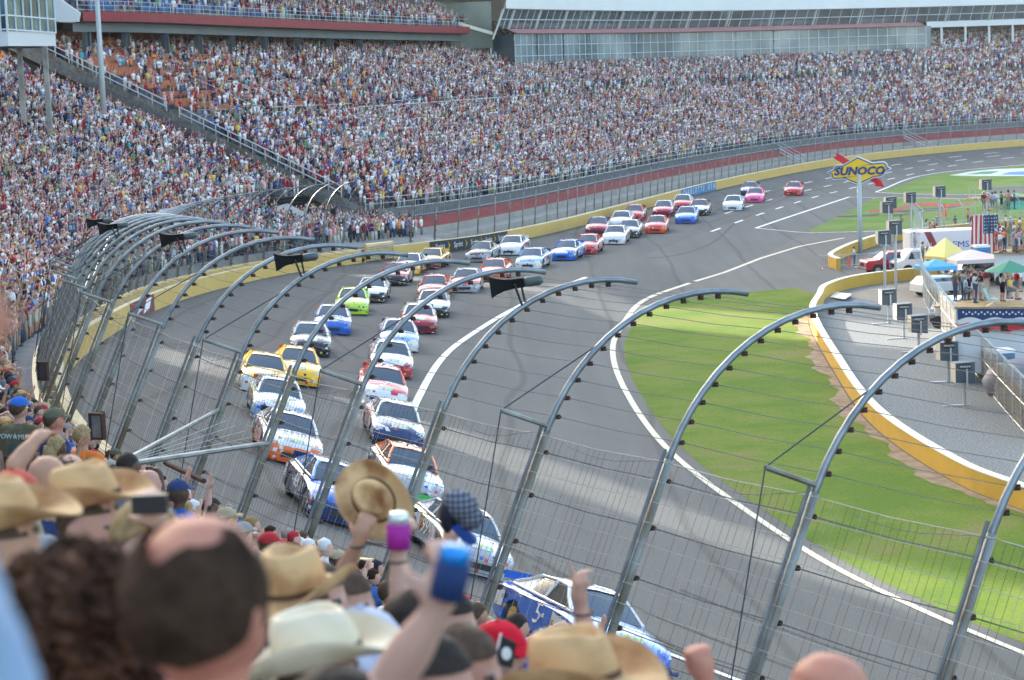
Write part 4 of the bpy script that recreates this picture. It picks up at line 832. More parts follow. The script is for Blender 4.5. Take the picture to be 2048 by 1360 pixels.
HATB = hatm(); HATB.v = [(x, y+.006, z+1.695) for x, y, z in HATB.v]
HM = {}
for k_, b in list(HB.items())+[('cap', capm()), ('cowboy', HATB)]:
    o = b.build('hair', [SLOT0[0], mat('brown hat band', (.10, .045, .02), .8)] if k_ == 'cowboy' else SLOT0[0], smooth=True); HM[k_] = o.data; bpy.data.objects.remove(o)
def add_part(name, me, m, par, scale=None):
    o = bpy.data.objects.new(name, me); COL.objects.link(o); o.parent = par
    if o.material_slots: o.material_slots[0].link = 'OBJECT'; o.material_slots[0].material = m
    return o
USED = set()
def person(loc, ang, sc, shirt, headw, pose, skin, trous, label, group, hair='brown', mesh=None, loc_txt=''):
    r_ = thing('person', label, 'person', loc, ang, group); r_.scale = (sc, sc, sc)
    o = bpy.data.objects.new('body', mesh or BM[pose, 'shorts' in trous or pose == 'sitting']); COL.objects.link(o); o.parent = r_
    for q, m_ in ((0, cloth(shirt+' cloth', SHC[shirt])), (1, skin), (2, cloth(trous, TRC[trous]))):
        o.material_slots[q].link = 'OBJECT'; o.material_slots[q].material = m_
    hm = mat(hair+' hair', HRC[hair], .7, noise=.4, scale=40, spec=.3)
    kind, _, what = headw.rpartition(' ')
    if what == 'cap': add_part('hair', HM['thin'], hm, r_); add_part('cap', HM['cap'], cloth(kind+' cap cloth', CAPC[kind]), r_)
    elif what == 'hat': add_part('hair', HM['thin'], hm, r_); add_part('hat', HM['cowboy'], {'straw': STR, 'cream straw': STR2}.get(kind, STR), r_)
    elif 'long' in headw: add_part('hair', HM['long'], hm, r_)
    elif 'shaved' in headw: pass
    else: add_part('hair', HM['short'], hm, r_)
    return r_
HEADS = ['white cap', 'black cap', 'red cap', 'navy cap', 'tan cap', 'grey cap', 'camouflage cap', 'straw hat', 'short dark hair', 'short brown hair', 'short blond hair', 'long dark hair', 'long blond hair', 'short grey hair', 'shaved head']
HW = [9, 8, 5, 5, 5, 3, 3, 3, 10, 12, 4, 6, 4, 3, 3]
def rand_person(loc, ang, where, group, poses, pw, forced=None, sc=None):
    for _ in range(500):
        sh = rnd.choices(list(SHC), SHW)[0]; hd = rnd.choices(HEADS, HW)[0]; po = rnd.choices(poses, pw)[0]; tr = rnd.choice(list(TRC))
        if forced: sh, hd, po = forced[0], forced[1], forced[2] or po
        if (sh, hd, po, where) not in USED or forced: break
    USED.add((sh, hd, po, where)); art = 'an orange' if sh == 'orange' else ('an olive green' if sh.startswith('olive') else 'a '+sh)
    hh = hd if hd.endswith('hair') or 'head' in hd else hd
    lab = f'person {po.replace("holding both hands up to the face", "with hands at the face")}, {hh}, {sh} shirt, {where}'
    hair = 'dark' if 'dark' in hd else 'blond' if 'blond' in hd else 'grey' if 'grey hair' in hd else 'brown'
    sk = rnd.choices(SKM, [5, 5, 3, 2, 1])[0]
    return person(loc, ang, sc or rnd.uniform(.94, 1.05), sh, hd, po, sk, tr, lab, group, hair), sh, hd
PL = [p for p in POSES if p != 'sitting']; PW = [22, 12, 3, 16, 10, 4, 7, 12]
# spectators picked out in the photograph: (head x, head y, shirt, headwear, pose)
PICK = [(38, 815, 'olive green', 'blue cap', 'with arms at the sides'), (12, 812, 'red', 'black cap', 'with arms at the sides'), (108, 832, 'navy blue', 'camouflage cap', 'with folded arms'), (165, 868, 'orange', 'short blond hair', 'with hands on hips'), (115, 885, 'pink', 'long blond hair', 'clapping hands'), (58, 790, 'white', 'black cap', 'holding both hands up to the face'), (50, 792, 'grey', 'black cap', 'with folded arms'), (136, 880, 'white', 'short brown hair', 'clapping hands'), (125, 815, 'grey', 'red cap', 'with folded arms'), (104, 800, 'tan', 'short dark hair', 'with arms at the sides'), (258, 925, 'grey', 'short dark hair', 'holding both hands up to the face'), (300, 958, 'white', 'shaved head', 'with folded arms'), (357, 978, 'royal blue', 'navy cap', 'clapping hands'), (60, 572, 'royal blue', 'grey cap', 'with arms at the sides'), (62, 512, 'red', 'red cap', 'with hands on hips'), (100, 505, 'black', 'short dark hair', 'with folded arms'), (45, 480, 'white', 'white cap', 'with hands on hips'), (72, 745, 'pink', 'short dark hair', 'with arms at the sides'), (80, 905, 'pink', 'short grey hair', 'with arms at the sides'), (70, 925, 'orange', 'long blond hair', 'with arms at the sides'), (55, 430, 'white', 'yellow cap', 'with arms at the sides')]
EXP_ = {(38, 812): ('olive green', 'blue cap', 'with arms at the sides'), (165, 868): ('orange', 'short blond hair', 'with folded arms'), (258, 928): ('grey', 'short dark hair', 'holding both hands up to the face'), (300, 962): ('white', 'shaved head', 'with folded arms'), (357, 980): ('royal blue', 'navy cap', 'clapping hands'), (108, 835): ('navy blue', 'camouflage cap', 'with arms at the sides'), (115, 890): ('pink', 'long blond hair', 'clapping hands')}
PICK = [q_ for q_ in PICK if not any(abs(q_[0]-e[0]) < 8 and abs(q_[1]-e[1]) < 12 for e in EXP_)]
taken = {}
for q_, (hx, hy, *a) in enumerate(PICK):
    best = min((j for j in range(len(NEAR)) if j not in taken), key=lambda j: (NEAR[j][3]-hx)**2+(NEAR[j][4]-hy)**2); taken[best] = a
ALLN = [(p, i, o, z, taken.get(j), None) for j, (p, i, o, x, y, z) in enumerate(NEAR)]
for (hx, hy, d_, _, _) in EXPL:
    p = at_d(hx, hy, d_); j = int(np.argmin((W[:, 0]-p[0])**2+(W[:, 1]-p[1])**2)); o = float(np.hypot(W[j, 0]-p[0], W[j, 1]-p[1])); fz = SA(j, o)[2]; ALLN.append((p, j, o, d_, EXP_[hx, hy], (fz, (p[2]-fz)/1.66)))
WHERE_T = 'near stand'
for p, i, o, z, f_, ex in ALLN:
    an = face_ang(i)+rnd.gauss(0, .22)
    pw_ = PW if z < 45 else [20, 16, 6, 14, 10, 4, 6, 12]
    fz = ex[0] if ex else floorz(SA, i, o, 1.6)
    if ex: an = face_ang(i)+(R(38) if f_[0] in ('orange', 'olive green') else R(10))
    pr, sh, hd = rand_person((p[0], p[1], fz), an, WHERE_T, 'spectators in the first rows of the near grandstand', PL, pw_, f_, min(1.25, max(.8, ex[1])) if ex else None)
    if f_ and not ex: continue
    if f_ and sh == 'orange':
        for k_, tx in enumerate(('SPEEDWAY', 'GUEST', 'SERVICES')): text_mesh(tx, [.055, .10, .10][k_], .002, 'lettering', M['black'], pr, (0, .137, 1.36-.10*k_-(.02 if k_ else 0)), (-1, 0, 0), (0, 0, 1), 1, local=True)
        pr['label'] = 'person in bright orange shirt lettered on the back, curly hair, beside the wall'
    if f_ and sh == 'olive green':
        text_mesh('POW★MIA', .075, .002, 'lettering', mat('pale print', (.5, .6, .6), .7), pr, (0, .137, 1.36), (-1, 0, 0), (0, 0, 1), 1, local=True); b = MB(); b.ell((0, .128, 1.22), (.085, .012, .085), 14, 8); b.build('print_emblem', mat('dark print', (.05, .07, .06), .8), pr, local=True)
        pr['label'] = 'person in olive shirt with pale lettering across the back and blue cap'
# ------------------------------------------------------------------ stock cars (x forward, y left, z up)
ST = [ # x, half width, shoulder z, centre z, bottom z
 (2.52, .60, .40, .44, .13), (2.46, .82, .50, .56, .10), (2.30, .93, .60, .68, .10), (1.95, .965, .70, .78, .11), (1.45, .97, .80, .87, .14), (1.0, .965, .85, .93, .14), (.5, .955, .88, .96, .14), (-.4, .955, .90, .99, .14), (-1.2, .965, .92, 1.02, .14), (-1.7, .97, .93, 1.04, .14), (-2.2, .955, .93, 1.04, .16), (-2.46, .90, .90, 1.02, .24), (-2.52, .84, .86, .97, .30)]
def car_section(x, w, zs, zc, zb):
    return [(x, -w*.90, zb), (x, -w*1.0, zb+.10), (x, -w*1.0, (zb+zs)*.5), (x, -w*.985, zs-.06), (x, -w*.90, zs), (x, -w*.6, (zs+zc)*.5+.01), (x, -w*.25, zc), (x, w*.25, zc), (x, w*.6, (zs+zc)*.5+.01), (x, w*.90, zs), (x, w*.985, zs-.06), (x, w, (zb+zs)*.5), (x, w, zb+.10), (x, w*.90, zb)]
def lerp_st(x):
    X = [s[0] for s in ST][::-1]; return [float(np.interp(x, X, [s[k_] for s in ST][::-1])) for k_ in range(1, 5)]
WX = (1.42, -1.36); WR = .355
def car_body():
    b = MB(); xs = sorted(set([s[0] for s in ST]+[WX[0]+a for a in (-.44, -.40, -.28, 0, .28, .40, .44)]+[WX[1]+a for a in (-.44, -.40, -.28, 0, .28, .40, .44)]), reverse=True); rs = []
    for x in xs:
        w_, zs, zc, zb = lerp_st(x); se = car_section(x, w_, zs, zc, zb)
        for wx in WX:                                                        # wheel arches
            if abs(x-wx) < .43:
                za = WR+math.sqrt(max(0, .43**2-(x-wx)**2))*.86
                for j in (0, 1, 12, 13): se[j] = (x, se[j][1], max(se[j][2], za*.96))
                for j in (2, 11): se[j] = (x, se[j][1], max(se[j][2], za+.02))
        rs.append(se)
    b.grid(rs); n = len(rs[0])
    b.f.append(tuple(range(n))); b.m.append(0); b.f.append(tuple(len(b.v)-1-i for i in range(n))); b.m.append(0)
    for k_, f in enumerate(b.f):
        c = np.mean([b.v[i] for i in f], axis=0); lat = abs(c[1])
        if c[2] > .60 and lat < .93: b.m[k_] = 1 if c[0] > .9 else (0 if c[0] < -1.6 else 0)
        elif c[0] > 2.3: b.m[k_] = 2
        else: b.m[k_] = 0 if c[2] > .42 else 2
    return b
def bevel_mesh(o, w_, seg=2):
    pass
BX = [(1.08, .80, .90), (.28, .60, 1.335), (-.30, .61, 1.37), (-1.02, .60, 1.335), (-1.86, .72, 1.03)]
def mk_proto():
    r_ = thing('race_car', 'prototype', 'race car')
    body = car_body().build('body', [M['dark'], M['dark'], M['dark']], r_, smooth=True, local=True)
    md = body.modifiers.new('e', 'EDGE_SPLIT'); md.split_angle = R(38)
    b = MB()                                                                # roof and pillars
    top = [[(x, -w_*.99, z-.05), (x, -w_*.86, z), (x, 0, z+.03), (x, w_*.86, z), (x, w_*.99, z-.05)] for x, w_, z in BX[1:4]]
    b.grid([[(.24, -.585, 1.29), (.27, -.52, 1.335), (.30, 0, 1.36), (.27, .52, 1.335), (.24, .585, 1.29)]]+top+[[(-1.05, -.58, 1.29), (-1.06, -.5, 1.32), (-1.08, 0, 1.35), (-1.06, .5, 1.32), (-1.05, .58, 1.29)]])
    for s in (-1, 1):
        for P in ([(1.08, s*.80, .88), (.60, s*.72, 1.13), (.26, s*.60, 1.325)], [(-1.02, s*.60, 1.32), (-1.45, s*.69, 1.15), (-1.92, s*.76, 1.01)], [(-.30, s*.79, .95), (-.26, s*.70, 1.15), (-.24, s*.61, 1.34)]):
            b.tube(P, [.05, .045, .05], 6)
        b.add([(-1.05, s*.61, 1.31), (-.92, s*.80, .95), (-1.95, s*.80, .97), (-1.86, s*.70, 1.03)], [(0, 1, 2, 3)])
        b.tube([(1.05, s*.81, .91), (0, s*.84, .94), (-1.9, s*.81, .98)], .035, 6); b.tube([(.26, s*.60, 1.325), (-.3, s*.61, 1.355), (-1.04, s*.60, 1.32)], .03, 6)
    rf_ = b.build('roof', M['dark'], r_, smooth=True, local=True); md = rf_.modifiers.new('e', 'EDGE_SPLIT'); md.split_angle = R(35)
    b = MB(); b.grid([[(1.10-.03*abs(t)*1, t*.77, .925-.03*abs(t)) for t in (-1, -.6, 0, .6, 1)], [(.68-.04*abs(t), t*.70, 1.15-.02*abs(t)) for t in (-1, -.6, 0, .6, 1)], [(.28-.02*abs(t), t*.575, 1.345-.035*abs(t)) for t in (-1, -.6, 0, .6, 1)]])
    b.build('windshield', M['wglass'], r_, smooth=True, local=True)
    b = MB(); b.grid([[(-1.07, t*.55, 1.335) for t in (-1, 0, 1)], [(-1.86, t*.66, 1.045) for t in (-1, 0, 1)]]); b.build('rear_window', M['wglass'], r_, local=True)
    for s in (-1, 1):
        b = MB(); b.add([(.98, s*.80, .93), (.26, s*.61, 1.30), (-.24, s*.62, 1.32), (-.28, s*.80, .96)], [(0, 1, 2, 3)]); b.build('side_window', M['net'], r_, local=True)
        b = MB(); b.add([(-.34, s*.80, .97), (-.30, s*.62, 1.31), (-1.0, s*.61, 1.29), (-.98, s*.79, .98)], [(0, 1, 2, 3)]); b.build('quarter_window', M['wglass'], r_, local=True)
    for wx in WX:
        for s in (-1, 1):
            b = MB(); P = [(wx, s*(.93-.26+a), WR) for a in (0, .02, .24, .26)]; b.tube(P, [WR-.03, WR, WR, WR-.03], 18); wh = b.build('wheel', M['tyre'], r_, smooth=False, local=True)
            b = MB(); b.tube([(wx, s*.905, WR), (wx, s*.94, WR)], [.215, .20], 14); b.build('rim', M['rim'], wh, local=True)
            b = MB(); b.ell((wx, s*.80, WR+.02), (.42, .12, .40), 14, 8); b.build('wheel_well', M['black'], r_, local=True)
    b = MB(); b.add([(2.57, -.62, .12), (2.50, -.9, .12), (2.0, -.97, .12), (2.0, .97, .12), (2.50, .9, .12), (2.57, .62, .12)], [(0, 1, 2, 3, 4, 5)]); b.prism([(2.60, -.62, .07), (2.52, -.92, .07), (1.9, -.98, .07), (1.9, .98, .07), (2.52, .92, .07), (2.60, .62, .07)], (0, 0, .05)); b.build('splitter', M['dark'], r_, local=True)
    b = MB(); b.box((2.52, 0, .29), (.05, .74, .15)); b.build('grille', M['black'], r_, local=True)
    for s in (-1, 1):
        b = MB(); b.add([(2.475, s*.56, .47), (2.40, s*.86, .50), (2.16, s*.90, .64), (2.30, s*.62, .635)], [(0, 1, 2, 3) if s > 0 else (3, 2, 1, 0)]); b.v = [(x+.012, y, z+.014) for x, y, z in b.v]; b.build('headlight', M['lamp'], r_, local=True)
    b = MB(); b.box((-2.44, 0, 1.09), (.03, 1.62, .17)); b.build('spoiler', M['dark'], r_, local=True)
    b = MB()
    for s in (-1, 1):                                                         # sponsor sticker panels on wings and doors
        P = [(1.02, .72), (1.02, .45), (.55, .42), (.55, .80)]; y = .975
        b.add([(x, s*y, z) for x, z in P], [(0, 1, 2, 3)])
        b.add([(-2.30, s*.965, .45), (-1.86, s*.98, .45), (-1.86, s*.975, .84), (-2.30, s*.96, .82)], [(0, 1, 2, 3)])
    b.build('sticker_panel', M['stick'], r_, local=True)
    b = MB(); b.box((-.2, -.1, 1.41), (.10, .04, .06)); b.build('roof_flap', M['dark'], r_, local=True)
    return r_
M['wglass'] = mat('windshield glass', (.065, .095, .13), .06, .45); M['net'] = mat('window net', (.03, .03, .035), .8); M['tyre'] = mat('tyre rubber', (.022, .022, .023), .7); M['rim'] = mat('steel rim', (.10, .10, .10), .4, .5); M['lamp'] = mat('headlight decal', (.52, .55, .58), .25, .3)
def sticker(name, base, sc=7):
    m = mat(name, base, .3); n = m.node_tree; b = n.nodes['Principled BSDF']; L = n.links.new; tc = n.nodes.new('ShaderNodeTexCoord'); v = n.nodes.new('ShaderNodeTexVoronoi'); v.inputs['Scale'].default_value = sc; v.distance = 'CHEBYCHEV'; L(tc.outputs['Object'], v.inputs[0])
    hs_ = n.nodes.new('ShaderNodeHueSaturation'); hs_.inputs['Saturation'].default_value = 1.3; hs_.inputs['Value'].default_value = .8; L(v.outputs['Color'], hs_.inputs['Color'])
    cr = n.nodes.new('ShaderNodeMath'); cr.operation = 'LESS_THAN'; cr.inputs[1].default_value = .34/ (sc/7)**0; L(v.outputs['Distance'], cr.inputs[0]); mx = n.nodes.new('ShaderNodeMix'); mx.data_type = 'RGBA'; L(cr.outputs[0], mx.inputs[0]); mx.inputs[6].default_value = (*base, 1); L(hs_.outputs[0], mx.inputs[7]); L(mx.outputs[2], b.inputs['Base Color']); return m
M['stick'] = sticker('sponsor stickers', (.6, .6, .6))
PROTO = mk_proto()
def livery(name, a, c, sc=1.2, decals=0):
    """gloss paint in two colours with sweeping graphic bands"""
    if name in MATS: return MATS[name]
    m = mat(name, a, .22, .05, spec=.6); n = m.node_tree; b = n.nodes['Principled BSDF']; b.inputs['Coat Weight'].default_value = .4; b.inputs['Coat Roughness'].default_value = .05
    if c:
        L = n.links.new; tc = n.nodes.new('ShaderNodeTexCoord'); mp = n.nodes.new('ShaderNodeMapping'); mp.inputs['Rotation'].default_value = (.3, .5, .6); mp.inputs['Location'].default_value = (rnd.random(), rnd.random(), 0); L(tc.outputs['Object'], mp.inputs[0])
        wv = n.nodes.new('ShaderNodeTexWave'); wv.inputs['Scale'].default_value = .24*sc; wv.inputs['Distortion'].default_value = 4; wv.inputs['Detail'].default_value = 2; wv.inputs['Detail Scale'].default_value = .8; L(mp.outputs[0], wv.inputs[0])
        cr = n.nodes.new('ShaderNodeValToRGB'); cr.color_ramp.interpolation = 'CONSTANT'; cr.color_ramp.elements[0].color = (*a, 1); cr.color_ramp.elements[1].position = .66; cr.color_ramp.elements[1].color = (*c, 1); L(wv.outputs[0], cr.inputs[0]); L(cr.outputs[0], b.inputs['Base Color'])
    if decals:      # many small sponsor stickers
        L = n.links.new; tc = n.nodes.new('ShaderNodeTexCoord'); mp = n.nodes.new('ShaderNodeMapping'); mp.inputs['Scale'].default_value = (3.2, 5.5, 6.5); mp.inputs['Location'].default_value = (rnd.random()*9, rnd.random()*9, 0); L(tc.outputs['Object'], mp.inputs[0])
        v = n.nodes.new('ShaderNodeTexVoronoi'); v.inputs['Scale'].default_value = 1.0; v.distance = 'CHEBYCHEV'; L(mp.outputs[0], v.inputs[0]); lt = n.nodes.new('ShaderNodeMath'); lt.operation = 'LESS_THAN'; lt.inputs[1].default_value = .30; L(v.outputs['Distance'], lt.inputs[0])
        sx = n.nodes.new('ShaderNodeSeparateColor'); L(v.outputs['Color'], sx.inputs[0]); g2 = n.nodes.new('ShaderNodeMath'); g2.operation = 'GREATER_THAN'; g2.inputs[1].default_value = 1-decals; L(sx.outputs[0], g2.inputs[0]); ml = n.nodes.new('ShaderNodeMath'); ml.operation = 'MULTIPLY'; L(lt.outputs[0], ml.inputs[0]); L(g2.outputs[0], ml.inputs[1])
        cr2 = n.nodes.new('ShaderNodeValToRGB'); cr2.color_ramp.interpolation = 'CONSTANT'; E_ = cr2.color_ramp.elements; E_[0].color = (.7, .7, .7, 1); E_[1].position = .3; E_[1].color = (.6, .03, .03, 1)
        for p_, c_ in ((.45, (.02, .08, .4, 1)), (.6, (.8, .55, .03, 1)), (.72, (.02, .02, .02, 1)), (.86, (.75, .75, .75, 1))): e_ = E_.new(p_); e_.color = c_
        L(sx.outputs[1], cr2.inputs[0]); mx = n.nodes.new('ShaderNodeMix'); mx.data_type = 'RGBA'; L(ml.outputs[0], mx.inputs[0])
        src = b.inputs['Base Color'].links[0].from_socket if b.inputs['Base Color'].links else None
        if src: L(src, mx.inputs[6])
        else: mx.inputs[6].default_value = (*a, 1)
        L(cr2.outputs[0], mx.inputs[7]); L(mx.outputs[2], b.inputs['Base Color'])
    return m
CC = dict(white=(.72, .73, .75), blue=(.02, .13, .55), navy=(.015, .035, .13), red=(.55, .02, .03), dred=(.22, .01, .03), black=(.018, .018, .022), yellow=(.85, .50, .02), lime=(.45, .75, .04), gold=(.52, .36, .14), orange=(.80, .16, .03), ored=(.75, .08, .02), pink=(.85, .10, .30), silver=(.38, .39, .41), green=(.05, .42, .12), lblue=(.20, .40, .75), purple=(.16, .05, .30))
# px, py, body, second, hood, nose, roof, spoiler, hood words, nose word, number, yaw tweak, label
CARS = [
 (1148, 1262, 'blue', None, 'lblue', 'blue', 'white', 'blue', '', '', '5', 0, 'leading blue and white race car with gold wheels, nearest the camera below the pointing hand', 'gold'),
 (905, 1082, 'gold', 'white', 'white', 'silver', 'white', 'green', '', 'FUSION', '99', 0, 'gold and white race car numbered 99 behind the raised plaid cap', None),
 (648, 988, 'navy', None, 'blue', 'navy', 'lblue', 'navy', '', '', '48', 0, 'dark blue and white race car numbered 48 left of the waved straw hat', None),
 (800, 950, 'black', 'white', 'white', 'silver', 'orange', 'black', '', '', '31', 0, 'black and white race car with orange roof, half hidden behind the waved straw hat', None),
 (565, 880, 'white', 'purple', 'white', 'orange', 'white', 'black', 'CAMRY', 'CAMRY', '11', 0, 'white and orange race car in the outer line, behind the dark blue one', None),
 (780, 852, 'white', 'red', 'white', 'navy', 'white', 'navy', '', 'CAMRY', '18', 0, 'white race car with stars and stripes nose in red and blue', None),
 (545, 806, 'white', 'lime', 'white', 'lblue', 'white', 'red', '', '', '88', 0, 'white and pale blue race car with lime green flank in the outer line', None),
 (760, 777, 'red', 'white', 'red', 'white', 'red', 'red', 'State Farm', 'FUSION', '39', 0, 'red race car with large white hood lettering beside the thick white line', None),
 (522, 752, 'white', 'yellow', 'yellow', 'white', 'yellow', 'black', '', '', '20', 0, 'white and pale yellow race car at the outer edge of the pack on the left', None),
 (590, 738, 'yellow', None, 'yellow', 'yellow', 'yellow', 'red', 'Dewalt', 'FUSION', '17', 0, 'all yellow race car with red spoiler in the outer line', None),
 (778, 722, 'dred', 'white', 'white', 'red', 'white', 'dred', '', '', '42', 0, 'white hooded race car with dark red nose, just ahead of the white and blue one', None),
 (618, 684, 'black', 'silver', 'black', 'black', 'white', 'orange', '', 'IMPALA', '29', 0, 'black race car with white lettering across its nose', None),
 (795, 676, 'white', 'blue', 'lblue', 'white', 'white', 'navy', '', '', '47', 0, 'white and light blue race car in the inner line left of the thick white line', None),
 (664, 645, 'blue', 'yellow', 'blue', 'blue', 'white', 'orange', 'NAPA', '', '56', 0, 'blue and yellow race car with white hood lettering behind the black one', None),
 (836, 642, 'red', 'silver', 'red', 'dred', 'white', 'black', '', '', '9', 0, 'red race car with silver flank in the inner line', None),
 (705, 608, 'lime', None, 'lime', 'lime', 'lime', 'black', '', '', '33', 0, 'bright lime green race car', None),
 (866, 612, 'black', 'white', 'white', 'black', 'silver', 'black', '', '', '78', 0, 'black race car with white hood right of the red one', None),
 (746, 585, 'black', 'dred', 'white', 'black', 'white', 'black', '', '', '51', 0, 'black and dark red race car with white hood behind the lime green one', None),
 (869, 580, 'orange', 'white', 'red', 'orange', 'red', 'orange', '', '', '27', 0, 'red and orange race car in the inner line under the pipe tips', None),
 (793, 553, 'dred', 'red', 'red', 'black', 'red', 'dred', '', '', '83', 0, 'red race car with black splitter behind the fence pipe', None),
 (822, 533, 'yellow', 'red', 'white', 'yellow', 'white', 'black', '', '', '22', 0, 'white roofed race car with yellow and red flank, half hidden behind a fence pipe', None),
 (866, 522, 'yellow', 'orange', 'yellow', 'dred', 'yellow', 'yellow', '', '', '98', 0, 'pale yellow race car nearest the black wall banner', None),
 (934, 566, 'green', 'red', 'red', 'silver', 'white', 'lblue', '', '', '6', 0, 'green, red and blue race car left of the large loudspeaker', None),
 (990, 545, 'ored', None, 'ored', 'ored', 'ored', 'ored', '', 'CAMRY', '20', 0, 'plain orange red race car behind the large loudspeaker', None),
 (966, 508, 'black', 'silver', 'black', 'silver', 'black', 'black', '', 'CHEVROLET', '7', 0, 'black and grey race car below the black wall banner', None),
 (1027, 495, 'white', 'purple', 'white', 'white', 'white', 'white', '', 'FUSION', '38', 0, 'white race car with purple flank close to the yellow wall', None),
 (1067, 522, 'white', 'navy', 'lblue', 'white', 'lblue', 'navy', '', 'CHEVROLET', '36', 0, 'white race car with blue hood and red number, front of the far group', None),
 (1136, 505, 'blue', 'white', 'white', 'blue', 'blue', 'blue', '', 'CAMRY', '13', 0, 'white hooded race car with deep blue nose and roof', None),
 (1177, 493, 'red', 'white', 'red', 'red', 'red', 'red', '', 'CHARGER', '43', 0, 'red race car just behind the blue nosed one', None),
 (1196, 456, 'silver', 'dred', 'red', 'dred', 'navy', 'navy', '', 'FUSION', '21', 0, 'silver flanked race car with red hood beside the yellow wall', None),
 (1244, 443, 'white', None, 'white', 'white', 'white', 'white', '', '', '4', 0, 'white race car following the silver and red one by the wall', None),
 (1270, 430, 'red', 'lime', 'red', 'red', 'red', 'black', '', '', '55', 0, 'red race car with yellow green rear flank', None),
 (1232, 474, 'white', 'lblue', 'white', 'white', 'white', 'white', '', '', '60', 0, 'plain white race car in front of the black and white one', None),
 (1260, 462, 'black', 'white', 'silver', 'black', 'silver', 'black', '', '', '46', 0, 'black race car with white number panel behind the plain white one', None),
 (1314, 453, 'ored', 'yellow', 'red', 'ored', 'ored', 'black', '', '', '32', 0, 'orange red race car with a gold tinged hood', None),
 (1328, 421, 'navy', 'red', 'red', 'dred', 'white', 'black', '', '', '66', 0, 'red hooded race car with dark blue flank close to the wall', None),
 (1366, 408, 'red', 'white', 'red', 'red', 'white', 'black', '', '', '71', 0, 'red and white race car directly below the blue city banner', None),
 (1400, 419, 'black', 'dred', 'white', 'black', 'dred', 'black', '', '', '87', 0, 'black and maroon race car right of the one below the blue banner', None),
 (1374, 434, 'blue', 'white', 'lblue', 'blue', 'lblue', 'dred', '', 'CHARGER', '34', 0, 'light blue hooded race car with deep blue nose', None),
 (1467, 410, 'white', None, 'white', 'white', 'white', 'white', '', '', '64', 0, 'all white race car alone between the dashes', None),
 (1501, 381, 'navy', 'silver', 'silver', 'navy', 'navy', 'black', '', '', '92', 0, 'dark blue race car behind the pink one', None),
 (1511, 394, 'pink', None, 'pink', 'pink', 'pink', 'pink', '', '', '30', 0, 'bright pink race car', None),
 (1588, 381, 'red', None, 'red', 'red', 'red', 'black', '', '', '49', 0, 'last red race car, alone at the back of the field', None),
]
LET = mat('white car lettering', (.8, .8, .8), .4); LETB = mat('dark car lettering', (.03, .03, .04), .4); LETR = mat('red car lettering', (.5, .02, .04), .4)
for k_, (px, py, c1, c2, hood, nose, roof, spo, hw, nw, num, yw, lab, rim) in enumerate(CARS):
    h = on_ground(px, py, .5); h, nrm = ground(h[0], h[1])
    j = int(np.argmin((W[:, 0]-h[0])**2+(W[:, 1]-h[1])**2)); f_ = Vector((-T[j][0], -T[j][1], 0)); bl = float(np.interp(h[1], [55, 70, 80, 110, 170, 200], [.08, .12, .38, .5, .55, .72])); tc_ = Vector((-h[0], -h[1], 0)).normalized(); f_ = (f_*(1-bl)+tc_*bl); f_ = (f_-nrm*f_.dot(nrm)).normalized(); l_ = nrm.cross(f_).normalized()
    c = copy_tree(PROTO); c.matrix_world = Matrix(((f_[0], l_[0], nrm[0], h[0]), (f_[1], l_[1], nrm[1], h[1]), (f_[2], l_[2], nrm[2], h[2]+.01), (0, 0, 0, 1))); c.scale = (float(np.interp(h[1], [70, 120, 230], [1.06, 1.12, 1.18])),)*3
    tag(c, lab, 'race car', 'race cars of the field')
    P1 = livery(f'{c1} {c2} paint', CC[c1], CC[c2] if c2 else None, decals=.55)
    def som(o, q, m_): o.material_slots[q].link = 'OBJECT'; o.material_slots[q].material = m_
    for ch in c.children:
        kind = ch.name.split('.')[0]
        if kind == 'body': som(ch, 0, P1); som(ch, 1, livery(f'{hood} {nose} hood paint', CC[hood], CC[nose] if k_ % 2 else None, decals=.16)); som(ch, 2, livery(f'{nose} nose paint', CC[nose], None, decals=.4))
        elif kind == 'roof': som(ch, 0, livery(f'{roof} roof paint', CC[roof], None))
        elif kind == 'spoiler': som(ch, 0, livery(f'{spo} hood paint', CC[spo], None))
        elif kind == 'splitter': som(ch, 0, livery(f'{nose} nose paint', CC[nose], None))
        elif kind == 'wheel' and rim:
            for g_ in ch.children: som(g_, 0, mat('gold rim', (.62, .38, .08), .35, .5))
    lightc = sum(CC[c1]) > 1.1; ln = LETR if c1 == 'white' else (LET if not lightc else LETB); near_ = h[1] < 135
    for s in (-1, 1):
        d_ = 1 if s < 0 else -1
        text_mesh(num, .62, .002, 'door_number', ln, c, (-.12, s*.978, .62), (d_*1.0, 0, 0), (0, s*-.06, 1), 1.15, local=True, shear=.15)
    if near_ or len(num) < 3: text_mesh(num, .8, .002, 'roof_number', LET if sum(CC[roof]) < 1.1 else LETB, c, (-.40, 0, 1.405), (0, 1, 0), (-1, 0, .0), 1, local=True)
    lh = LET if sum(CC[hood]) < 1.2 else LETB
    if hw: text_mesh(hw, .36 if len(hw) < 8 else .27, .003, 'hood_lettering', lh, c, (1.48, 0, .905), (0, 1, 0), (-1, 0, .13), 1.15, local=True)
    elif near_ and k_: text_mesh(num, .3, .003, 'hood_number', lh, c, (1.75, .45, .845), (0, 1, 0), (-1, 0, .16), 1.1, local=True)
    if nw: text_mesh(nw, .15, .003, 'nose_lettering', LET if sum(CC[nose]) < 1.1 else LETB, c, (2.46, 0, .50), (0, 1, 0), (-.75, 0, .6), 1.25, local=True)
    if near_:
        b = MB(); b.grid([[(x, t, z) for t in (-.30, .30)] for x, z in ((2.02, .795), (2.28, .70))]); b.build('hood_emblem', M['stick'], c, local=True)

for ch in list(PROTO.children):
    for g_ in list(ch.children): bpy.data.objects.remove(g_)
    bpy.data.objects.remove(ch)
bpy.data.objects.remove(PROTO)
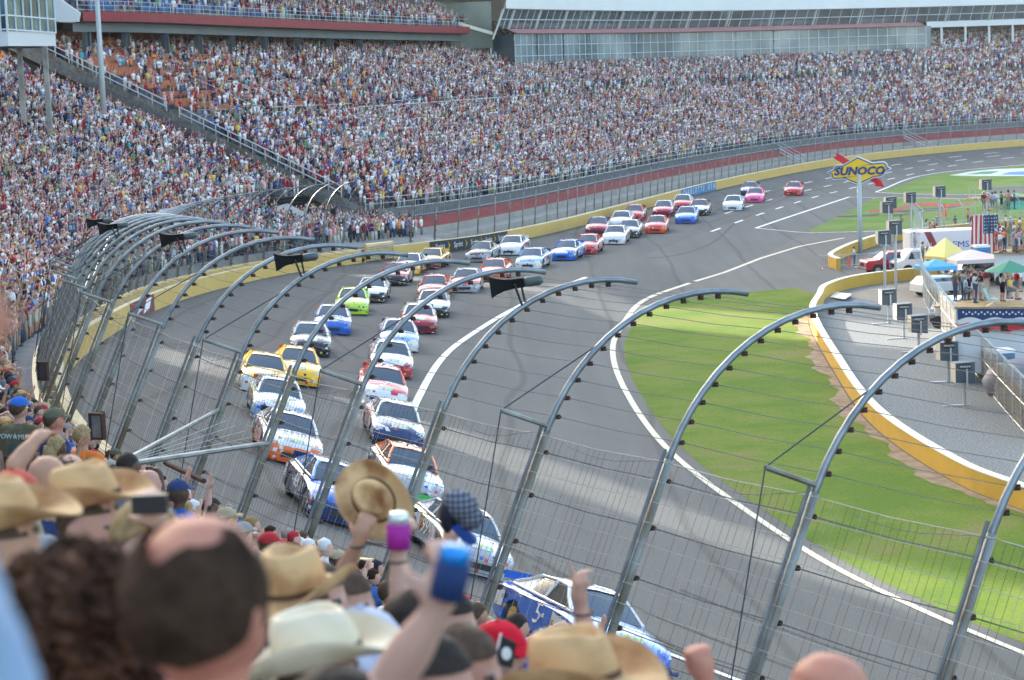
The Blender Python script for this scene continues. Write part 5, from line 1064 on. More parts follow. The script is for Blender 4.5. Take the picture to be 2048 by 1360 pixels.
# ------------------------------------------------------------------ infield: sign, lights, fence, vehicles, people
def gz(x, y, z=0): return np.array(at_z(x, y, z))
def sgn(px, py, D, c0): return None
sp = gz(1721, 505); SS = 21.9
sg = thing('filling_station_sign', 'tall pole sign with yellow diamond, dark blue lettering and a red arrow behind it', 'sign', sp)
xr = np.array([math.cos(R(-13)), math.sin(R(-13)), 0]); nr = np.array([xr[1], -xr[0], 0])     # sign faces the camera side
xr2 = xr*math.cos(R(3))+np.array([0, 0, 1])*math.sin(R(3))*0
b = MB(); b.tube([sp, sp+[0, 0, 7.2]], .21, 14); b.build('pole', mat('pale blue grey pole', (.50, .56, .60), .45, noise=.1, scale=.7), sg, smooth=True)
CZs = sp+np.array([0, 0, 7.5])-xr*0
def SP(x, y, o=0): return CZs+xr*((x-588)/6.183/SS*1.02)+np.array([0, 0, 1.])*(-(y-320)/6.183/SS)+nr*o
OUT = [(575, 150), (750, 232), (885, 222), (918, 250), (922, 278), (958, 300), (905, 325), (888, 360), (850, 388), (762, 398), (585, 482), (408, 405), (282, 408), (255, 380), (258, 348), (215, 325), (285, 300), (292, 268), (325, 245), (395, 248)]
def scale_out(P, k, c=(586, 316)): return [(c[0]+(x-c[0])*k, c[1]+(y-c[1])*k) for x, y in P]
def inset(P, d):
    P = [np.array(p, float) for p in P]; n = len(P); out = []
    for i in range(n):
        a, p, c = P[i-1], P[i], P[(i+1) % n]; e1 = (p-a)/np.linalg.norm(p-a); e2 = (c-p)/np.linalg.norm(c-p); n1 = np.array([-e1[1], e1[0]]); n2 = np.array([-e2[1], e2[0]]); m_ = n1+n2; m_ /= max(.5, m_@m_/2)*1.0; out.append(p+m_*d)
    return out
SL = mat('silver sign edge', (.62, .68, .74), .35, .3); BLU = mat('dark blue sign enamel', (.012, .05, .22), .35); YEL = mat('yellow sign enamel', (.90, .58, .02), .35); RED = mat('red sign enamel', (.70, .01, .035), .35)
b = MB(); b.prism([SP(x, y, .02) for x, y in inset(OUT, -13)], nr*-.35); b.build('silver_case', SL, sg)
b = MB(); b.prism([SP(x, y, .06) for x, y in OUT], nr*-.05); b.build('blue_panel', BLU, sg)
b = MB(); b.prism([SP(x, y, .10) for x, y in inset(OUT, 13)], nr*-.05); b.build('yellow_panel', YEL, sg)
b = MB(); b.prism([SP(x, y, .13) for x, y in ((600, 252), (770, 236), (768, 244), (660, 250))], nr*-.04); b.prism([SP(x, y, .13) for x, y in ((400, 386), (560, 386), (500, 392), (402, 396))], nr*-.04); b.build('swash', BLU, sg)
text_mesh('SUNOCO', 1.0, .03, 'lettering', BLU, sg, SP(590, 322, .12), xr, (0, 0, 1), 1.06, shear=.22, fat=.045)
b = MB(); b.prism([SP(x, y, -.42) for x, y in ((318, 82), (790, 405), (828, 440), (835, 420), (893, 535), (765, 512), (785, 490), (275, 150), (312, 132))], nr*-.1); b.build('red_arrow', RED, sg)
# stadium floodlight boxes standing on short and tall posts
LB_ = mat('floodlight reflector', (.75, .70, .62), .25, .2); GB = mat('grey floodlight housing', (.085, .10, .12), .5, .2)
def flood(px, by, cy, lab, wpx):
    p = gz(px, by); s_ = F/p[1]; hgt = max(1.6, (by-cy)/s_); r_ = thing('floodlight', lab, 'floodlight', p, 0, 'floodlights along the infield'); a = R(8)
    X = np.array([math.cos(a), math.sin(a), 0]); Y = np.array([-math.sin(a), math.cos(a), 0]); c = p+[0, 0, hgt]
    b = MB(); b.tube([p, c-[0, 0, .35]], .11 if hgt > 3 else .09, 8); b.build('post', M['lsteel'], r_); b = MB(); b.box(p+np.array([-.45, 0, .04]), (1.3, .16, .08)); b.build('foot', M['lsteel'], r_)
    b = MB(); P = [(-.55, -.3, -.42), (-.55, -.3, .58), (.45, -.38, .62), (.45, -.38, -.50), (-.55, .45, -.42), (-.55, .45, .58), (.45, .38, .62), (.45, .38, -.50)]
    P = [c+X*x+Y*y+np.array([0, 0, z+.1]) for x, y, z in P]; b.add(P, [(0, 1, 2, 3), (5, 4, 7, 6), (3, 2, 6, 7), (1, 5, 6, 2), (0, 3, 7, 4)]); b.build('housing', GB, r_)
    b = MB(); b.add([P[0]-X*.01, P[4]-X*.01, P[5]-X*.01, P[1]-X*.01], [(0, 1, 2, 3)]); b.build('reflector', LB_, r_)
    b = MB(); b.box(c+X*-.0+Y*-.44+[0, 0, -.05], (.09, .04, .85), ax=(X, Y, (0, 0, 1))); b.build('yoke', M['lsteel'], r_)
    b = MB(); b.box(c+X*-.08+Y*-.385+[0, 0, .50], (.62, .03, .30), ax=(X, Y, (0, 0, 1))); pl = b.build('name_plate', M['black'], r_)
    text_mesh('musco', .2, .003, 'lettering', mw, pl, c+X*-.08+Y*-.41+np.array([0, 0, .52]), X, (0, 0, 1), 1.1)
for q in [(1929, 812, 772, 'nearest floodlight box on a short post on the gravel'), (1897, 765, 722, 'second nearest floodlight box on a short post on the gravel'), (1838, 705, 660, 'floodlight box with lit reflector between the second nearest and the pair behind'), (1808, 678, 628, 'short floodlight box right of the one below the long posts'), (1778, 648, 598, 'short floodlight box just below the foot of the two long posts'), (1770, 581, 478, 'tall floodlight on the left of two long posts beside the red pickup'), (1792, 579, 458, 'tall floodlight on the right of two long posts beside the red pickup'), (1776, 505, 418, 'tall floodlight behind the pickup, nearer of an overlapping pair'), (1783, 490, 408, 'tall floodlight behind the pickup, farther of an overlapping pair'), (1822, 470, 398, 'tall floodlight in front of the red stripe painted on grass'), (1881, 475, 386, 'tall floodlight right of the one before the painted stripe'), (1973, 460, 372, 'tall floodlight behind the people on the scaffold platform')]: flood(*q[:3], q[3], 0)
# chain-link fence round the camping field
FC = resam(crom([(*gz(2060, 880)[:2], 0), (*gz(1990, 800)[:2], 0), (*gz(1925, 715)[:2], 0), (*gz(1880, 655)[:2], 0), (*gz(1852, 612)[:2], 0), (*gz(1843, 575)[:2], 0), (*gz(1842, 540)[:2], 0), (*gz(1846, 505)[:2], 0), (*gz(1842, 478)[:2], 0), (*gz(1875, 474)[:2], 0), (*gz(1930, 468)[:2], 0), (*gz(2050, 455)[:2], 0)]), .25)
cf = thing('chain_link_fence', 'chain link fence with slanted top arms between the gravel bed and the campers', 'fence', FC[0])
for k_ in range(0, len(FC), 11):
    p = FC[k_]; q = FC[min(k_+1, len(FC)-1)]-FC[max(0, k_-1)]; q /= np.linalg.norm(q); nn = np.array([-q[1], q[0], 0])
    b = MB(); b.tube([p, p+[0, 0, 2.75], p+nn*.75+[0, 0, 3.5]], .045, 5); b.build('post', M['lsteel'], cf)
b = MB()
for z in (.1, 1.4, 2.7): b.tube([p+[0, 0, z] for p in FC[::8]], .022, 4)
b.build('rail', M['lsteel'], cf)
b = MB()
for k_, p in enumerate(FC):
    d_ = FC[min(k_+6, len(FC)-1)]
    b.tube([p+[0, 0, .05], d_+[0, 0, 2.7]], .006, 3, cap=False); b.tube([d_+[0, 0, .05], p+[0, 0, 2.7]], .006, 3, cap=False)
b.build('chain_link', M['wire'], cf)
SCR = mat('brown shade netting', (.22, .18, .14), .9, noise=.4, scale=.5, detail=8)
b = MB(); k0 = 0; k1 = int(len(FC)*.40); b.grid([[p+[0.05, 0, .05], p+[0.05, 0, 1.9+.2*math.sin(j*.15)]] for j, p in enumerate(FC[k0:k1:3])]); b.build('shade_netting', SCR, cf)
BL2 = mat('blue tarpaulin', (.03, .16, .30), .6)
# barriers, cones, board
def barrier(p, a, lab):
    r_ = thing('crowd_barrier', lab, 'barrier', p, a, 'steel crowd barriers at the pit exit'); b = MB(); b.tube([(-1.1, 0, .1), (-1.1, 0, 1.1), (1.1, 0, 1.1), (1.1, 0, .1)], .02, 5); b.tube([(-1.1, 0, .22), (1.1, 0, .22)], .016, 4)
    b.build('frame', M['lsteel'], r_, local=True); b = MB()
    for x in np.linspace(-1, 1, 15): b.tube([(x, 0, .22), (x, 0, 1.1)], .009, 4)
    b.build('bars', M['lsteel'], r_, local=True)['kind'] = 'stuff'
    for x in (-.8, .8): b = MB(); b.tube([(x, -.3, .02), (x, .3, .02)], .02, 4); b.build('foot', M['lsteel'], r_, local=True)
for q, (px, py) in enumerate(((1663, 536), (1694, 535), (1730, 533), (1762, 531))): barrier(gz(px, py), R(4), ['leftmost steel crowd barrier, its end against the yellow wall', 'second steel crowd barrier from the yellow wall', 'steel crowd barrier right of the white shirted guard', 'steel crowd barrier nearest the red pickup'][q])
def cone(p, lab, s=1):
    r_ = thing('traffic_cone', lab, 'cone', p, 0, 'orange traffic cones'); OR = mat('orange cone plastic', (.85, .14, .03), .5); b = MB(); b.tube([(0, 0, .03), (0, 0, .7*s)], [.16*s, .03*s], 12); b.build('cone', OR, r_, local=True); b = MB(); b.box((0, 0, .015), (.4*s, .4*s, .03)); b.build('base', OR, r_, local=True)
cone(gz(1666, 532), 'orange traffic cone by the end of the yellow wall', 1.25); cone(gz(1698, 531), 'orange traffic cone beside the white shirted guard', 1.25); cone(gz(1890, 432, 0), 'orange traffic cone in front of the painted stripe on the grass', 2)
bd = thing('white_board', 'flat white board lying on the gravel by the wall bend', 'board', gz(1678, 590)); b = MB(); b.prism([gz(1660, 595, .03), gz(1672, 585, .03), gz(1703, 589, .25), gz(1690, 599, .25)], (0, 0, .05)); b.build('panel', M['white'], bd)
# painted marks on grass
k = MB()
def painted(name, P, m, z=.02): b = MB(); b.add([gz(x, y, z) for x, y in P], [tuple(range(len(P)))]); return tag(b.build(name, m), kind='structure')
PR = mat('red grass paint', (.36, .045, .06), .9, noise=.3, scale=2); PK = mat('black grass paint', (.03, .05, .045), .9, noise=.4, scale=2)
for P, m_ in (([(1735, 421), (1800, 415), (1835, 405), (1865, 405), (1895, 409), (1950, 403), (1940, 408), (1895, 415), (1835, 411), (1800, 421), (1740, 425)], PR), ([(1760, 423), (1815, 420), (1870, 416), (1925, 412), (1880, 421), (1815, 425)], PK), ([(1640, 434), (1700, 431), (1760, 428), (1755, 432), (1700, 435)], PK), ([(1765, 430), (1800, 428), (1850, 426), (1790, 433)], PK)): painted('grass_paint', P, m_)
for P, m_, z in (([(1898, 351), (1940, 343), (1990, 338), (2060, 336), (2060, 352), (1960, 352)], mat('white grass paint', (.55, .62, .58), .9, noise=.2, scale=1), .02), ([(1930, 349), (1965, 343), (2000, 342), (1980, 348)], mat('green grass paint', (.06, .25, .12), .9), .03), ([(2000, 349), (2020, 344), (2060, 342), (2060, 350)], mat('blue grass paint', (.08, .22, .5), .9), .03)): painted('grass_paint', P, m_, z)
# vehicles
def vehicle(name, label, cat, p, ang, prof, wd, paint, wheels, wins, lamps=True, wr=.4):
    r_ = thing(name, label, cat, p, ang); b = MB(); h_ = wd/2; top = max(z for _, z in prof)
    def yw(z): return h_*(1-.13*max(0, (z-1.05)/(top-1.04+1e-6)) if top < 2.4 else 1)
    b.grid([[(x, -yw(z), z) for x, z in prof]+[(prof[0][0], -h_, prof[0][1])], [(x, yw(z), z) for x, z in prof]+[(prof[0][0], h_, prof[0][1])]])
    for s in (-1, 1): b.add([(x, s*yw(z), z) for x, z in prof], [tuple(range(len(prof)))[::s]])
    o = b.build('body', paint, r_, local=True); m_ = o.modifiers.new('b', 'BEVEL'); m_.width = .05; m_.segments = 2; m_.limit_method = 'ANGLE'
    for x in wheels:
        for s in (-1, 1):
            b = MB(); b.tube([(x, s*(h_-.24), wr), (x, s*(h_+.02), wr)], wr, 16); wh = b.build('wheel', M['tyre'], r_, local=True); b = MB(); b.tube([(x, s*(h_+.0), wr), (x, s*(h_+.035), wr)], wr*.6, 12); b.build('rim', mat('alloy rim', (.5, .5, .5), .3, .6), wh, local=True)
            b = MB(); b.tube([(x, s*(h_-.1), wr+.05), (x, s*(h_+.008), wr+.05)], wr*1.22, 16); b.build('wheel_arch', M['black'], r_, local=True)
    for nm, P in wins: b = MB(); b.add(P, [tuple(range(len(P)))]); b.build(nm, M['wglass'] if 'win' in nm or 'wind' in nm else M['black'], r_, local=True)
    if lamps:
        x0 = max(x for x, _ in prof)
        for s in (-1, 1): b = MB(); b.box((x0+.0, s*h_*.74, .92), (.07, .32, .2)); b.build('headlight', M['lamp'], r_, local=True)
        b = MB(); b.box((x0, 0, .85), (.08, wd*.42, .30)); b.build('grille', M['black'], r_, local=True); b = MB(); b.box((x0+.04, 0, .52), (.14, wd*.98, .22)); b.build('bumper', M['steel'], r_, local=True)
    return r_
RP = mat('red pickup paint', (.50, .02, .05), .25); WP_ = mat('white vehicle paint', (.75, .76, .78), .3)
def sidewin(x0, x1, z0, z1, h_, sl0=.1, sl1=.1): return [('side_window', [(x0, s*(h_*.985+.012), z0), (x0+sl0, s*(h_*.895+.012), z1), (x1-sl1, s*(h_*.895+.012), z1), (x1, s*(h_*.985+.012), z0)][::s]) for s in (-1, 1)]
PK_ = [(2.9, .45), (2.9, 1.05), (2.75, 1.18), (1.75, 1.25), (.95, 1.82), (-.8, 1.85), (-1.0, 1.25), (-2.8, 1.25), (-2.85, .5)]
ang_t = R(188)
vehicle('pickup_truck', 'red pickup truck parked across the opening between the yellow walls', 'pickup', gz(1793, 546), ang_t, PK_, 2.0, RP, (1.9, -1.9), sidewin(1.35, -.75, 1.28, 1.72, 1.0, -.45, .1)+[('windscreen', [(1.74, -.92, 1.27), (1.74, .92, 1.27), (.98, .82, 1.80), (.98, -.82, 1.80)])])
VN = [(2.7, .5), (2.75, 1.15), (2.1, 1.35), (1.45, 2.1), (-2.7, 2.15), (-2.75, .5)]
vehicle('white_van', 'white van whose nose shows behind the fence beside the red pickup', 'van', gz(1850, 548), ang_t, VN, 2.0, WP_, (1.75, -1.75), sidewin(1.75, .6, 1.38, 1.95, 1.0, -.3, .1)+[('windscreen', [(2.1, -.9, 1.38), (2.1, .9, 1.38), (1.5, .85, 2.05), (1.5, -.85, 2.05)])])
tr_ = thing('medical_trailer', 'white box trailer with blue emergency lettering and maroon slash behind the yellow canopy', 'trailer', gz(1900, 528), R(6))
b = MB(); b.box((0, 0, 1.75), (7.6, 2.4, 2.5)); o = b.build('box_body', WP_, tr_, local=True); m_ = o.modifiers.new('b', 'BEVEL'); m_.width = .08
text_mesh('EMS', .75, .01, 'lettering', mat('blue lettering', (.02, .10, .40), .5), tr_, (.6, -1.22, 1.75), (1, 0, 0), (0, 0, 1), 1.15, local=True)
b = MB(); b.prism([(-2.6, -1.205, 2.95), (-2.0, -1.205, 2.95), (-.9, -1.205, .6), (-1.5, -1.205, .6)], (0, -.01, 0)); b.build('slash_stripe', M['redband'], tr_, local=True)
for x in (-1.2, -.2): b = MB(); b.tube([(x, -1.15, .42), (x, -1.24, .42)], .38, 14); b.build('wheel', M['tyre'], tr_, local=True)
b = MB(); b.box((3.2, -1.21, 1.6), (.75, .04, 1.9)); b.build('door', M['wpan'], tr_, local=True)
# canopies and umbrellas
def canopy(px, py, w_, hgt, peak, m_, lab, ang=0, z0=0, name='canopy_tent'):
    p = gz(px, py, z0); r_ = thing(name, lab, 'canopy', p, ang); h_ = w_/2; b = MB(); C4 = [(-h_, -h_, hgt), (h_, -h_, hgt), (h_, h_, hgt), (-h_, h_, hgt)]
    b.add(C4+[(0, 0, hgt+peak)], [(0, 1, 4), (1, 2, 4), (2, 3, 4), (3, 0, 4)]); b.add(C4+[(x, y, z-.3) for x, y, z in C4], [(0, 1, 5, 4), (1, 2, 6, 5), (2, 3, 7, 6), (3, 0, 4, 7)]); b.build('roof', m_, r_, local=True)
    for x, y, z in C4: b = MB(); b.tube([(x*.96, y*.96, 0), (x*.96, y*.96, z)], .03, 5); b.build('leg', M['lsteel'], r_, local=True)
    return r_
canopy(1892, 566, 2.5, 2.2, 1.4, mat('yellow canopy', (.85, .68, .22), .7), 'pointed pale yellow canopy tent in front of the medical trailer', R(30))
canopy(1872, 580, 2.5, 1.9, .5, mat('light blue canopy', (.10, .42, .70), .7), 'low light blue and white canopy below the yellow tent', R(12))
canopy(1945, 568, 4.2, 2.1, .6, mat('pale pink canopy', (.66, .56, .55), .7), 'broad pale canopy between the yellow tent and the green umbrella', R(10))
canopy(2035, 452, 5, 2.2, 1.2, mat('green canopy', (.10, .48, .30), .7), 'bright green canopy at the right edge of the picture', R(20))
canopy(1945, 505, 3, 1.6, .7, mat('pale green canopy', (.12, .50, .26), .7), 'small green tent behind the large hanging flag', R(20))
def umbrella(px, py, z0, r0, hgt, ms, lab, n=8):
    p = gz(px, py, z0); r_ = thing('umbrella', lab, 'umbrella', p, R(11)); b = MB(); b.v = [(0, 0, hgt+.45*r0/1.4)]; 
    for j in range(n): b.v.append((r0*math.cos(2*math.pi*j/n), r0*math.sin(2*math.pi*j/n), hgt-.1))
    b.f = [(0, 1+j, 1+(j+1) % n) for j in range(n)]; b.m = [j % len(ms) for j in range(n)]; b.build('cloth', ms, r_, local=True); b = MB(); b.tube([(0, 0, 0), (0, 0, hgt+.3)], .025, 5); b.build('pole', M['lsteel'], r_, local=True)
umbrella(2020, 606, 4.2, 1.45, 1.9, [mat('dark green cloth', (.03, .22, .14), .7)], 'dark green umbrella above the people on the vehicle roof')
umbrella(2040, 735, .3, 1.3, 1.9, [RED, M['white'], mat('mid blue cloth', (.05, .2, .5), .7)], 'red, white and blue umbrella at the right edge below the roof deck')
# roof decks, bunting, bus and toilets
def deck(name, lab, cat, x0, x1, y, z, dep, m_, ang=R(5)):
    a = gz(x0, y, z); c = gz(x1, y, z); L = np.linalg.norm(c-a); u = (c-a)/L; u[2] = 0; v = np.array([-u[1], u[0], 0]); mid = (a+c)/2+v*dep/2; r_ = thing(name, lab, cat, (mid[0], mid[1], 0), math.atan2(u[1], u[0]))
    b = MB(); b.box((0, 0, z-.06), (L, dep, .12)); b.build('platform', mat('plywood', (.42, .30, .16), .8, noise=.3, scale=2), r_, local=True)
    b = MB(); b.box((0, .1, z*.55), (L*.97, dep*.9, z*.9-.25)); o = b.build('body', m_, r_, local=True); b = MB(); b.box((0, -dep*.36, z*.62), (L*.8, .06, z*.25)); b.build('window', M['wglass'], r_, local=True)
    for s in (-.35, .35): b = MB(); b.tube([(s*L, -dep/2+.12, .42), (s*L, -dep/2+.02, .42)], .42, 14); b.build('wheel', M['tyre'], r_, local=True)
    return r_, L
rv, L_ = deck('motor_home', 'white motor home with a plywood deck of people on its roof and starred bunting', 'motor home', 1908, 2075, 614, 4.2, 3.2, WP_)
b = MB(); n = 30
STW = mat('bunting stripes', (.7, .7, .7), .8)
for z0, z1, m_ in ((4.1, 3.65, mat('navy bunting', (.02, .05, .16), .8)), (3.65, 3.35, STW), (3.35, 3.0, RED)):
    b = MB(); b.grid([[(-L_/2+.2+(L_-.4)*j/n, -1.64, z0-(.18 if z0 < 4.1 else 0)*(1-abs(math.sin(j*math.pi/10)))), (-L_/2+.2+(L_-.4)*j/n, -1.65, z1-.18*(1-abs(math.sin(j*math.pi/10))))] for j in range(n+1)]); b.build('bunting', m_, rv, local=True)
b = MB()
for j in range(22):
    x = -L_/2+.5+j*(L_-1)/21; b.ell((x, -1.665, 3.92-.1*(j % 2)), (.06, .01, .06), 5, 4)
b.build('bunting_star', STW, rv, local=True)['kind'] = 'stuff'
deck('bus', 'white bus with people standing on its roof behind the hanging flag', 'bus', 1985, 2090, 505, 2.6, 3, WP_)
deck('truck_camper', 'white truck camper in front of the pale canopy', 'camper', 1868, 1920, 612, 1.5, 2.6, WP_)
vehicle('parked_car', 'white estate car with roof rack below the bunting', 'car', gz(2030, 668), R(188), [(2.3, .4), (2.35, .8), (1.3, 1.0), (.7, 1.55), (-2.0, 1.6), (-2.35, 1.0), (-2.3, .4)], 1.8, WP_, (1.4, -1.5), sidewin(.9, -1.9, 1.02, 1.45, .9, .0, .1), wr=.32)
vehicle('parked_car', 'pale blue car partly hidden by the nearest arched fence pipe', 'car', gz(2035, 700), R(185), [(2.3, .4), (2.35, .8), (1.3, 1.0), (.6, 1.4), (-1.2, 1.42), (-2.0, 1.0), (-2.3, .4)], 1.8, mat('pale blue paint', (.40, .50, .58), .3), (1.4, -1.4), sidewin(.9, -1.5, 1.0, 1.34, .9, .1, .3), wr=.32)
for q, (px, py, c_, lab) in enumerate(((2003, 782, (.10, .20, .32), 'blue grey portable toilet behind the shade netting'), (1962, 545, (.03, .22, .50), 'bright blue portable toilet beside the hanging flag'))):
    r_ = thing('portable_toilet', lab, 'toilet', gz(px, py), R(10)); b = MB(); b.box((0, 0, 1.05), (1.1, 1.1, 2.1)); o = b.build('cabin', mat('toilet plastic %d' % q, c_, .5), r_, local=True); b = MB(); b.prism([(-.58, -.58, 2.1), (.58, -.58, 2.1), (.58, .58, 2.1), (-.58, .58, 2.1)], (0, 0, .18)); b.build('roof', M['white'], r_, local=True); b = MB(); b.box((0, -.56, 1.0), (.75, .03, 1.8)); b.build('door', mat('toilet door %d' % q, tuple(x*.7 for x in c_), .5), r_, local=True)
tp = thing('covered_load', 'large grey tarpaulin over stacked gear behind the shade netting', 'tarpaulin', gz(2035, 800)); b = MB(); b.ell(gz(2040, 790)+[0, 0, .7], (2.0, 1.3, 1.2), 14, 9); b.v = [(x+rnd.uniform(-.08, .08), y, z+rnd.uniform(-.08, .08)) for x, y, z in b.v]; b.build('tarpaulin', mat('grey tarpaulin', (.25, .24, .26), .7, noise=.3, scale=1), tp, smooth=True)
# large hanging flag
fl = thing('flag', 'large flag of red and white stripes with a starred blue corner hanging from a pole', 'flag', gz(1970, 540)); pf = gz(1971, 540)
Xf = np.array([math.cos(R(8)), math.sin(R(8)), 0])
def FP(u, v): return pf+Xf*((u-.5)*2.3*(1+.12*(1-v)))+np.array([0, -.12*math.sin(u*14+v*3), 4.6-3.5*(1-v)])
b = MB()
for j in range(13):
    P = [[FP((j+t)/13, v) for t in (0, .5, 1)] for v in np.linspace(0, 1, 10)]
    b.grid(P, j % 2)
b.build('cloth', [mat('flag red', (.45, .03, .05), .8), mat('flag white', (.70, .66, .60), .8)], fl)
b = MB(); P = [[FP(u, v)+[0, -.03, 0] for u in np.linspace(.42, 1, 7)] for v in np.linspace(.55, .98, 6)]; b.grid(P); b.build('canton', mat('flag blue', (.03, .06, .13), .8), fl)
b = MB()
for j in range(6):
    for k_ in range(5): c = FP(.47+.09*j, .59+.08*k_)+[0, -.05, 0]; b.ell(c, (.045, .01, .045), 5, 4)
b.build('star', M['white'], fl)['kind'] = 'stuff'
b = MB(); b.tube([FP(-.02, 1), FP(1.02, 1)], .03, 5); b.tube([pf+[0, .1, 0], pf+[0, .1, 4.7]], .04, 5); b.build('pole', M['lsteel'], fl)
# scaffold viewing platform and ladder
sc_ = thing('viewing_platform', 'scaffold platform with railing and people, right of the painted stripe', 'platform', gz(2002, 455), R(6)); 
for x in (-3, 0, 3):
    for y in (-1, 1): b = MB(); b.tube([(x, y, 0), (x, y, 4.2)], .05, 5); b.build('post', M['lsteel'], sc_, local=True)
b = MB(); b.box((0, 0, 3.1), (6.6, 2.4, .12)); b.build('platform', mat('plywood', (.4, .3, .2)), sc_, local=True); b = MB(); b.box((.6, -1.05, 3.9), (4.6, .04, .75)); b.build('banner', mat('beige banner', (.45, .42, .33), .8), sc_, local=True)
b = MB(); b.tube([(-3, -1, .2), (3, -1, 3)], .03, 4); b.tube([(3, -1, .2), (-3, -1, 3)], .03, 4); b.tube([(-3.3, -1.1, 4.2), (3.3, -1.1, 4.2)], .03, 4); b.build('cross_brace', M['lsteel'], sc_, local=True)
ld = thing('ladder', 'white ladder leaning against the scaffold platform', 'ladder', gz(1966, 458)); a = gz(1966, 458); b = MB()
for e in (0, .5): b.tube([a+[e, 0, 0], a+[e+.1, .6, 3.7]], .05, 4)
for t in np.linspace(.08, .95, 7): b.tube([a+[.1*t, .6*t, 3.7*t], a+[.5+.1*t, .6*t, 3.7*t]], .035, 4)
b.build('rungs', M['white'], ld)
# infield people: feet px, feet py, z of what they stand on, facing (deg), shirt, head, pose
IPL = [(1709, 531, 0, 180, 'white', 'short dark hair', 'with folded arms', 'guard by the crowd barriers'), (1803, 466, 0, 150, 'olive green', 'short dark hair', 'holding both hands up to the face', 'behind tall floodlights'), (1937, 452, 0, 200, 'orange', 'short dark hair', 'with arms at the sides', 'behind the fence'),
 (1830, 503, 1.6, 190, 'tan', 'short dark hair', 'pointing ahead with one arm', 'on the fence'), (1846, 528, 1.6, 190, 'tan', 'black cap', 'with folded arms', 'on the fence'), (1856, 535, 1.2, 200, 'white', 'long blond hair', 'raising both arms', 'on the fence')]
for x, y, z, f_, s_, h_, p_, w_ in IPL: rand_person(gz(x, y, z), R(f_-90+90 if False else f_)-R(90), w_, 'people in the infield', list(POSES), None or [1]*9, (s_, h_, p_))
IPR = [(1911, 603, 'olive green', 'blue cap', 'with hands on hips'), (1928, 601, 'grey', 'black cap', 'holding both hands up to the face'), (1938, 600, 'navy blue', 'short dark hair', 'holding both hands up to the face'), (1951, 606, 'white', 'tan cap', 'holding both hands up to the face'), (1962, 601, 'black', 'grey cap', 'with folded arms'), (1973, 598, 'dark red', 'black cap', 'with arms at the sides'), (2005, 603, 'white', 'long dark hair', 'holding both hands up to the face'), (2017, 598, 'pink', 'short dark hair', 'with arms at the sides'), (2022, 597, 'tan', 'short brown hair', 'clapping hands'), (2034, 600, 'red', 'short brown hair', 'with folded arms'), (1932, 613, 'light blue', 'short grey hair', 'sitting'), (2020, 612, 'yellow', 'short blond hair', 'sitting')]
for x, y, s_, h_, p_ in IPR: rand_person(gz(x, y, 4.2), R(rnd.uniform(55, 120)), 'motor home roof', 'people in the infield', list(POSES), [1]*9, (s_, h_, p_))
rand_person(gz(1972, 655, .9), R(80), 'perched below the bunting', 'people in the infield', PL, PW, ('tan', 'short dark hair', 'holding both hands up to the face'))
for x, y, s_, h_, p_ in ((1968, 422, 'dark red', 'white cap', 'with arms at the sides'), (1977, 423, 'orange', 'white cap', 'with arms at the sides'), (1985, 424, 'light blue', 'red cap', 'with arms at the sides'), (1991, 422, 'white', 'short brown hair', 'with folded arms'), (2003, 420, 'green', 'black cap', 'with folded arms'), (2017, 419, 'pink', 'short dark hair', 'with hands on hips'), (2029, 419, 'grey', 'red cap', 'with folded arms')): rand_person(gz(x, y-1, 3.16), R(rnd.uniform(60, 200)), 'scaffold platform', 'people in the infield', PL, PW, (s_, h_, p_))
for q in range(26):
    x = rnd.uniform(1852, 2046); y = rnd.uniform(462, 492); rand_person(gz(x, y, 0), R(rnd.uniform(40, 120)), 'behind medical trailer', 'people in the infield', PL, PW)
for q in range(14):
    x = rnd.uniform(1992, 2048); y = rnd.uniform(500, 506); rand_person(gz(x, y, 2.6), R(rnd.uniform(40, 120)), 'bus roof', 'people in the infield', PL, PW)
for q in range(12):
    x = rnd.uniform(1860, 2045); y = rnd.uniform(560, 600); rand_person(gz(x, y, 0), R(rnd.uniform(40, 120)), 'among the canopies', 'people in the infield', PL, PW)
# lawn chair on the roof deck
ch = thing('folding_chair', 'white and teal folding chair on the motor home roof', 'chair', gz(1986, 612, 4.2), R(60)); TL = mat('teal webbing', (.35, .65, .60), .6)
b = MB(); b.box((0, 0, .4), (.5, .5, .03)); b.build('seat', TL, ch, local=True); b = MB(); b.prism([(-.25, .25, .4), (.25, .25, .4), (.25, .48, .95), (-.25, .48, .95)], (0, .02, 0)); b.build('backrest', TL, ch, local=True)
for x in (-.25, .25): b = MB(); b.tube([(x, -.25, 0), (x, .25, .42), (x, .48, .95)], .015, 5); b.tube([(x, .3, 0), (x, -.25, .42), (x, -.25, .6), (x, .3, .6)], .015, 5); b.build('leg', M['lsteel'], ch, local=True)
# section marker sign held above the near crowd
ms_ = thing('section_marker', 'small dark blue sign on a post above the near crowd', 'sign', at_d(145, 520, 95)); b = MB(); c = at_d(145, 455, 95); b.box(c, (.38, .05, .38)); b.build('panel', mat('slate blue panel', (.06, .11, .2), .5), ms_); b = MB(); b.tube([c, c-[0, 0, 1.6]], .02, 5); b.build('post', M['dark'], ms_)
text_mesh('B1', .26, .005, 'lettering', mw, ms_, c+np.array([0, -.04, 0]), (1, 0, 0), (0, 0, 1), 1)

